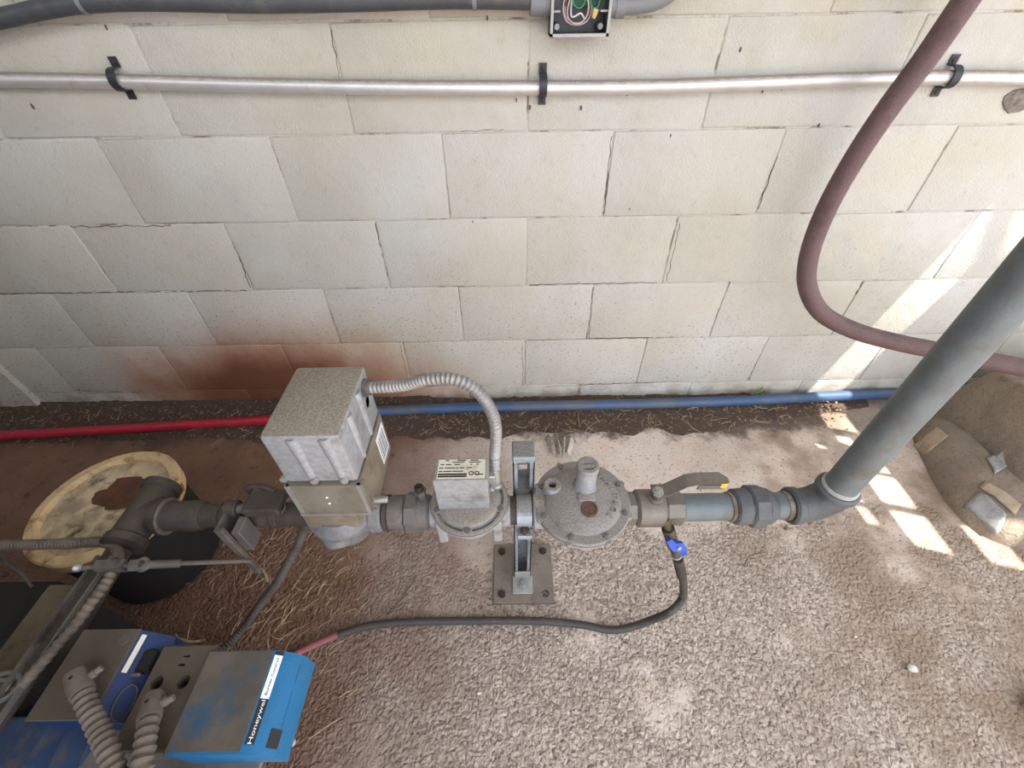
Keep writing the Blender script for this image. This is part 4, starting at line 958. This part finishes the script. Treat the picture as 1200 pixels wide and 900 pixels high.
# ================================================================ WRAPPED BUNDLE ON THE RIGHT
LA, LB_ = atz(1128, 478, .13), atz(1196, 542, .13); LD = (LB_-LA).normalized(); LN = Vector((-LD.y, LD.x, 0)); LN = LN if LN.x > 0 else -LN
FP = [atz(*q, 0).xy for q in ((1100, 452), (1078, 482), (1069, 512), (1092, 562), (1120, 604), (1158, 634), (1205, 646))]
FP = [Vector((1.66, -.07)), Vector((1.50, -.08))]+FP[2:]+[Vector((2.25, -.66)), Vector((2.25, -.07))]
def inside(x, y):
    p = Vector((x, y)); best = 9; c = False; n = len(FP)
    for i in range(n):
        a, b = FP[i], FP[(i+1) % n]; ab = b-a; t_ = max(0, min(1, (p-a).dot(ab)/ab.length_squared)); best = min(best, (a+ab*t_-p).length)
        if (a.y > y) != (b.y > y) and x < (b.x-a.x)*(y-a.y)/(b.y-a.y)+a.x: c = not c
    return best if c else -best
def bh(x, y):
    d = inside(x, y)
    if d <= 0: return 0
    e = min(1, d/.055); h = .125*math.sqrt(max(0, 1-(1-e)**2))*(.6+.4*min(1, d/.15))
    u = (Vector((x, y, 0))-Vector((LA.x, LA.y, 0))).dot(LN)
    u += .012*mnoise.noise((x*9, y*9, 8))
    s_ = min(max(u/.025, 0), 1); h += .17*s_*s_*(3-2*s_)*min(1, d/.07)
    h -= .035*math.exp(-((u+.006)/.014)**2)
    h += (.010*mnoise.noise((x*9, y*9, 2))+.005*mnoise.noise((x*28, y*28, 5)))*min(1, d/.05)
    return max(h, .002)
m = MB(); NA, NRr = 200, 46; bc = Vector((1.72, -.33))
def edge(a):
    d = Vector((math.cos(a), math.sin(a))); t_ = 1.2
    lo, hi = 0.0, 1.2
    for _ in range(26):
        mid = (lo+hi)/2; q = bc+d*mid
        if inside(q.x, q.y) > 0: lo = mid
        else: hi = mid
    return lo
ER = [edge(2*math.pi*k/NA) for k in range(NA)]
ER = [sum(ER[(k+j) % NA] for j in range(-3, 4))/7 for k in range(NA)]
for i in range(NRr+1):
    s_ = i/NRr; t_ = 1-(1-s_)**2.2
    for k in range(NA):
        a = 2*math.pi*k/NA; x, y = bc.x+math.cos(a)*ER[k]*t_, bc.y+math.sin(a)*ER[k]*t_
        m.v.append(Vector((x, y, -.003 if i == NRr else bh(x, y))))
for i in range(NRr):
    for k in range(NA): k2 = (k+1) % NA; m.f.append((i*NA+k, i*NA+k2, (i+1)*NA+k2, (i+1)*NA+k))
t = thing('wrapped_bundle', (1.75, -.34, 0), 'large dusty wrapped bundle with taped patches on floor behind the riser', 'bundle')
part('wrapping', m, 'bundle_skin', t, angle=60)
def hitb(px, py):
    d = ray(px, py).normalized(); s_ = .6
    for _ in range(900):
        p = CAM+d*s_
        if p.z <= bh(p.x, p.y)+.002: return p
        s_ += .002
    return p
def patch(quad, mname):
    A = [hitb(*q) for q in quad]; N = 8; m = MB()
    for i in range(N+1):
        for j in range(N+1):
            u, v = i/N, j/N; p = (A[0]*(1-u)+A[1]*u)*(1-v)+(A[3]*(1-u)+A[2]*u)*v
            m.v.append(Vector((p.x, p.y, bh(p.x, p.y)+.006)))
    m.f = [(i*(N+1)+j, (i+1)*(N+1)+j, (i+1)*(N+1)+j+1, i*(N+1)+j+1) for i in range(N) for j in range(N)]
    o = part('tape_patch', m, mname, t, angle=60); md = o.modifiers.new('thickness', 'SOLIDIFY'); md.thickness = .002
patch([(1071, 521), (1096, 501), (1110, 512), (1084, 533)], 'patch_tan')
patch([(1155, 538), (1171, 531), (1181, 547), (1164, 557)], 'patch_grey')
patch([(1124, 597), (1146, 577), (1178, 604), (1164, 630)], 'patch_grey')
patch([(1144, 571), (1155, 565), (1196, 592), (1188, 604)], 'patch_tan')

# ================================================================ LITTER
def sliver(m, c, L, a, r=.0011, lift=0.0, bend=.1):
    d = Vector((math.cos(a), math.sin(a), 0)); n = Vector((-d.y, d.x, 0)); pts = [c-d*L/2, c+n*(bend*L), c+d*L/2+Vector((0, 0, lift))]
    m.tube(pts, [r*.7, r*.9, r*.5], 4)
m = MB()
for k in range(210):
    px, py = random.gauss(335, 60), random.gauss(690, 55)
    if py < 560 or px > 470: continue
    c = atz(px, py, .008); sliver(m, c, random.uniform(.012, .055), random.uniform(.2, 1.5) if random.random() < .7 else random.uniform(0, 3.1), random.uniform(.0006, .0013), random.uniform(0, .012))
for k in range(110):
    x = random.uniform(-.45, 1.0); y = -random.uniform(.05, .16); sliver(m, Vector((x, y, .028 if y > -.09 else .016)), random.uniform(.012, .06), random.uniform(0, 3.1), random.uniform(.0006, .0013), .004)
for k in range(90):
    x = random.uniform(-1.8, -.5); y = -random.uniform(.03, .2); sliver(m, Vector((x, y, .034 if y > -.09 else .016)), random.uniform(.01, .05), random.uniform(0, 3.1), .0009, .004)
for k in range(120):
    x = random.uniform(-.4, 1.1); y = -random.uniform(.2, 1.05); sliver(m, Vector((x, y, .006)), random.uniform(.008, .03), random.uniform(0, 3.1), .0007, .001)
o = solo('straw_litter', m, 'straw', 'loose pale straw and grass bits scattered over the floor', 'straw', org=Vector((-.3, -.4, 0))); o['kind'] = 'stuff'
m = MB()
for k in range(900):
    x = random.uniform(-1.9, 1.2); y = -abs(random.gauss(.08, .04))-.01
    z = (.030 if y > -.06 else .024 if y > -.1 else .014); s_ = random.uniform(.003, .009); a = random.uniform(0, 6.28)
    c = Vector((x, y, z+(.008 if x < -.3 and y > -.1 else 0))); u = Vector((math.cos(a), math.sin(a), random.uniform(-.3, .3)))*s_; v = Vector((-math.sin(a), math.cos(a), random.uniform(-.3, .3)))*s_*.5
    m.add([c-u, c+v, c+u, c-v], [(0, 1, 2, 3)])
for k in range(350):
    px, py = random.gauss(335, 75), random.gauss(690, 60)
    if px > 480 or py < 560: continue
    c = atz(px, py, .007); s_ = random.uniform(.002, .006); a = random.uniform(0, 6.28); u = Vector((math.cos(a), math.sin(a), .2))*s_; v = Vector((-math.sin(a), math.cos(a), .2))*s_*.5
    m.add([c-u, c+v, c+u, c-v], [(0, 1, 2, 3)])
o = solo('leaf_litter', m, 'leaf_brown', 'small brown leaf crumbs lying on the soil and floor', 'leaves', org=Vector((-.3, -.1, 0)), flat=True); o['kind'] = 'stuff'
def twig(pts, label, r=.0016, mname='leaf_brown'):
    solo('twig', MB().tube(smooth([atz(px, py, z) for px, py, z in pts], .004), r, 6), mname, label, 'twig')
twig([(458, 718, .004), (472, 700, .006), (488, 676, .004)], 'thin dark twig on floor between actuator valve and black hose', .0014, 'crack_dark')
twig([(872, 664, .003), (878, 652, .005), (897, 647, .003)], 'small forked dark twig on floor below the long steel nipple', .0014, 'crack_dark')
twig([(303, 664, .004), (310, 671, .006), (314, 682, .004)], 'curled tan twig on floor beside the weighted crank', .003, 'straw')
twig([(207, 748, .004), (224, 752, .008), (240, 750, .004)], 'pale curled twig behind the grey base of the control box', .003, 'straw')
twig([(362, 866, .003), (385, 850, .004), (401, 840, .003)], 'thin pale straw lying beside the bright blue control box', .0012, 'straw')
def pebble(px, py, s_, label, mname='pebble_pale'):
    c = atz(px, py, s_*.4); bm = bmesh.new(); bmesh.ops.create_icosphere(bm, subdivisions=2, radius=s_)
    for v in bm.verts: v.co = c+Vector((v.co.x*1.3, v.co.y, v.co.z*.7))*(1+.3*mnoise.noise(v.co*200+Vector((px, 0, 0))))
    m = MB(); m.bm(bm); solo('pebble', m, mname, label, 'pebble')
pebble(1069, 783, .0085, 'largest pale pebble alone on the brown floor of the sunny side')
pebble(1002, 746, .003, 'tiny white pebble on floor between elbow and lone large pebble')
pebble(342, 870, .007, 'pale chip beside the lower corner of bright blue control box')
pebble(561, 812, .004, 'small white chip on the rough floor below the black hose')
pebble(13, 503, .007, 'round white pebble resting on soil behind the red pipe')
pebble(922, 619, .006, 'brown pebble on floor just below the iron elbow', 'leaf_brown')
# dark patch of dead leaves near the wall, green weed
wd = atz(880, 463, .02); wd.y = -.045
t = thing('weed', (wd.x, wd.y, .012), 'tiny green weed sprouting above the blue pipe at wall foot', 'weed')
part('stem', MB().tube([wd+Vector((0, .015, -.01)), wd+Vector((.004, .022, .03)), wd+Vector((.012, .024, .055))], .0012, 6), 'weed_green', t)
for k, (dx, dz) in enumerate(((-.02, .035), (.022, .05), (-.012, .055), (.026, .03), (.006, .068))):
    b = wd+Vector((.005, .018, .02+k*.008)); e = wd+Vector((dx, .012, dz)); s_ = Vector((.25*(e-b).z, .004, .006))
    mid = b.lerp(e, .6); part('leaf', MB().add([b, mid+s_, e, mid-s_], [(0, 1, 2, 3)]), 'weed_green', t, flat=True)
# grey plate edge at the far right front
c = atz(1193, 825, 0)
m = MB().prism([(c.x, c.y, .0), (c.x+.35, c.y+.06, .0), (c.x+.35, c.y-.25, .0), (c.x+.06, c.y-.12, .0)], (0, 0, .035)); 
bv = solo('steel_plate', m, 'plate_steel', 'grey steel plate whose corner pokes over the brown floor', 'plate', flat=True)
md = bv.modifiers.new('edge', 'BEVEL'); md.width = .003
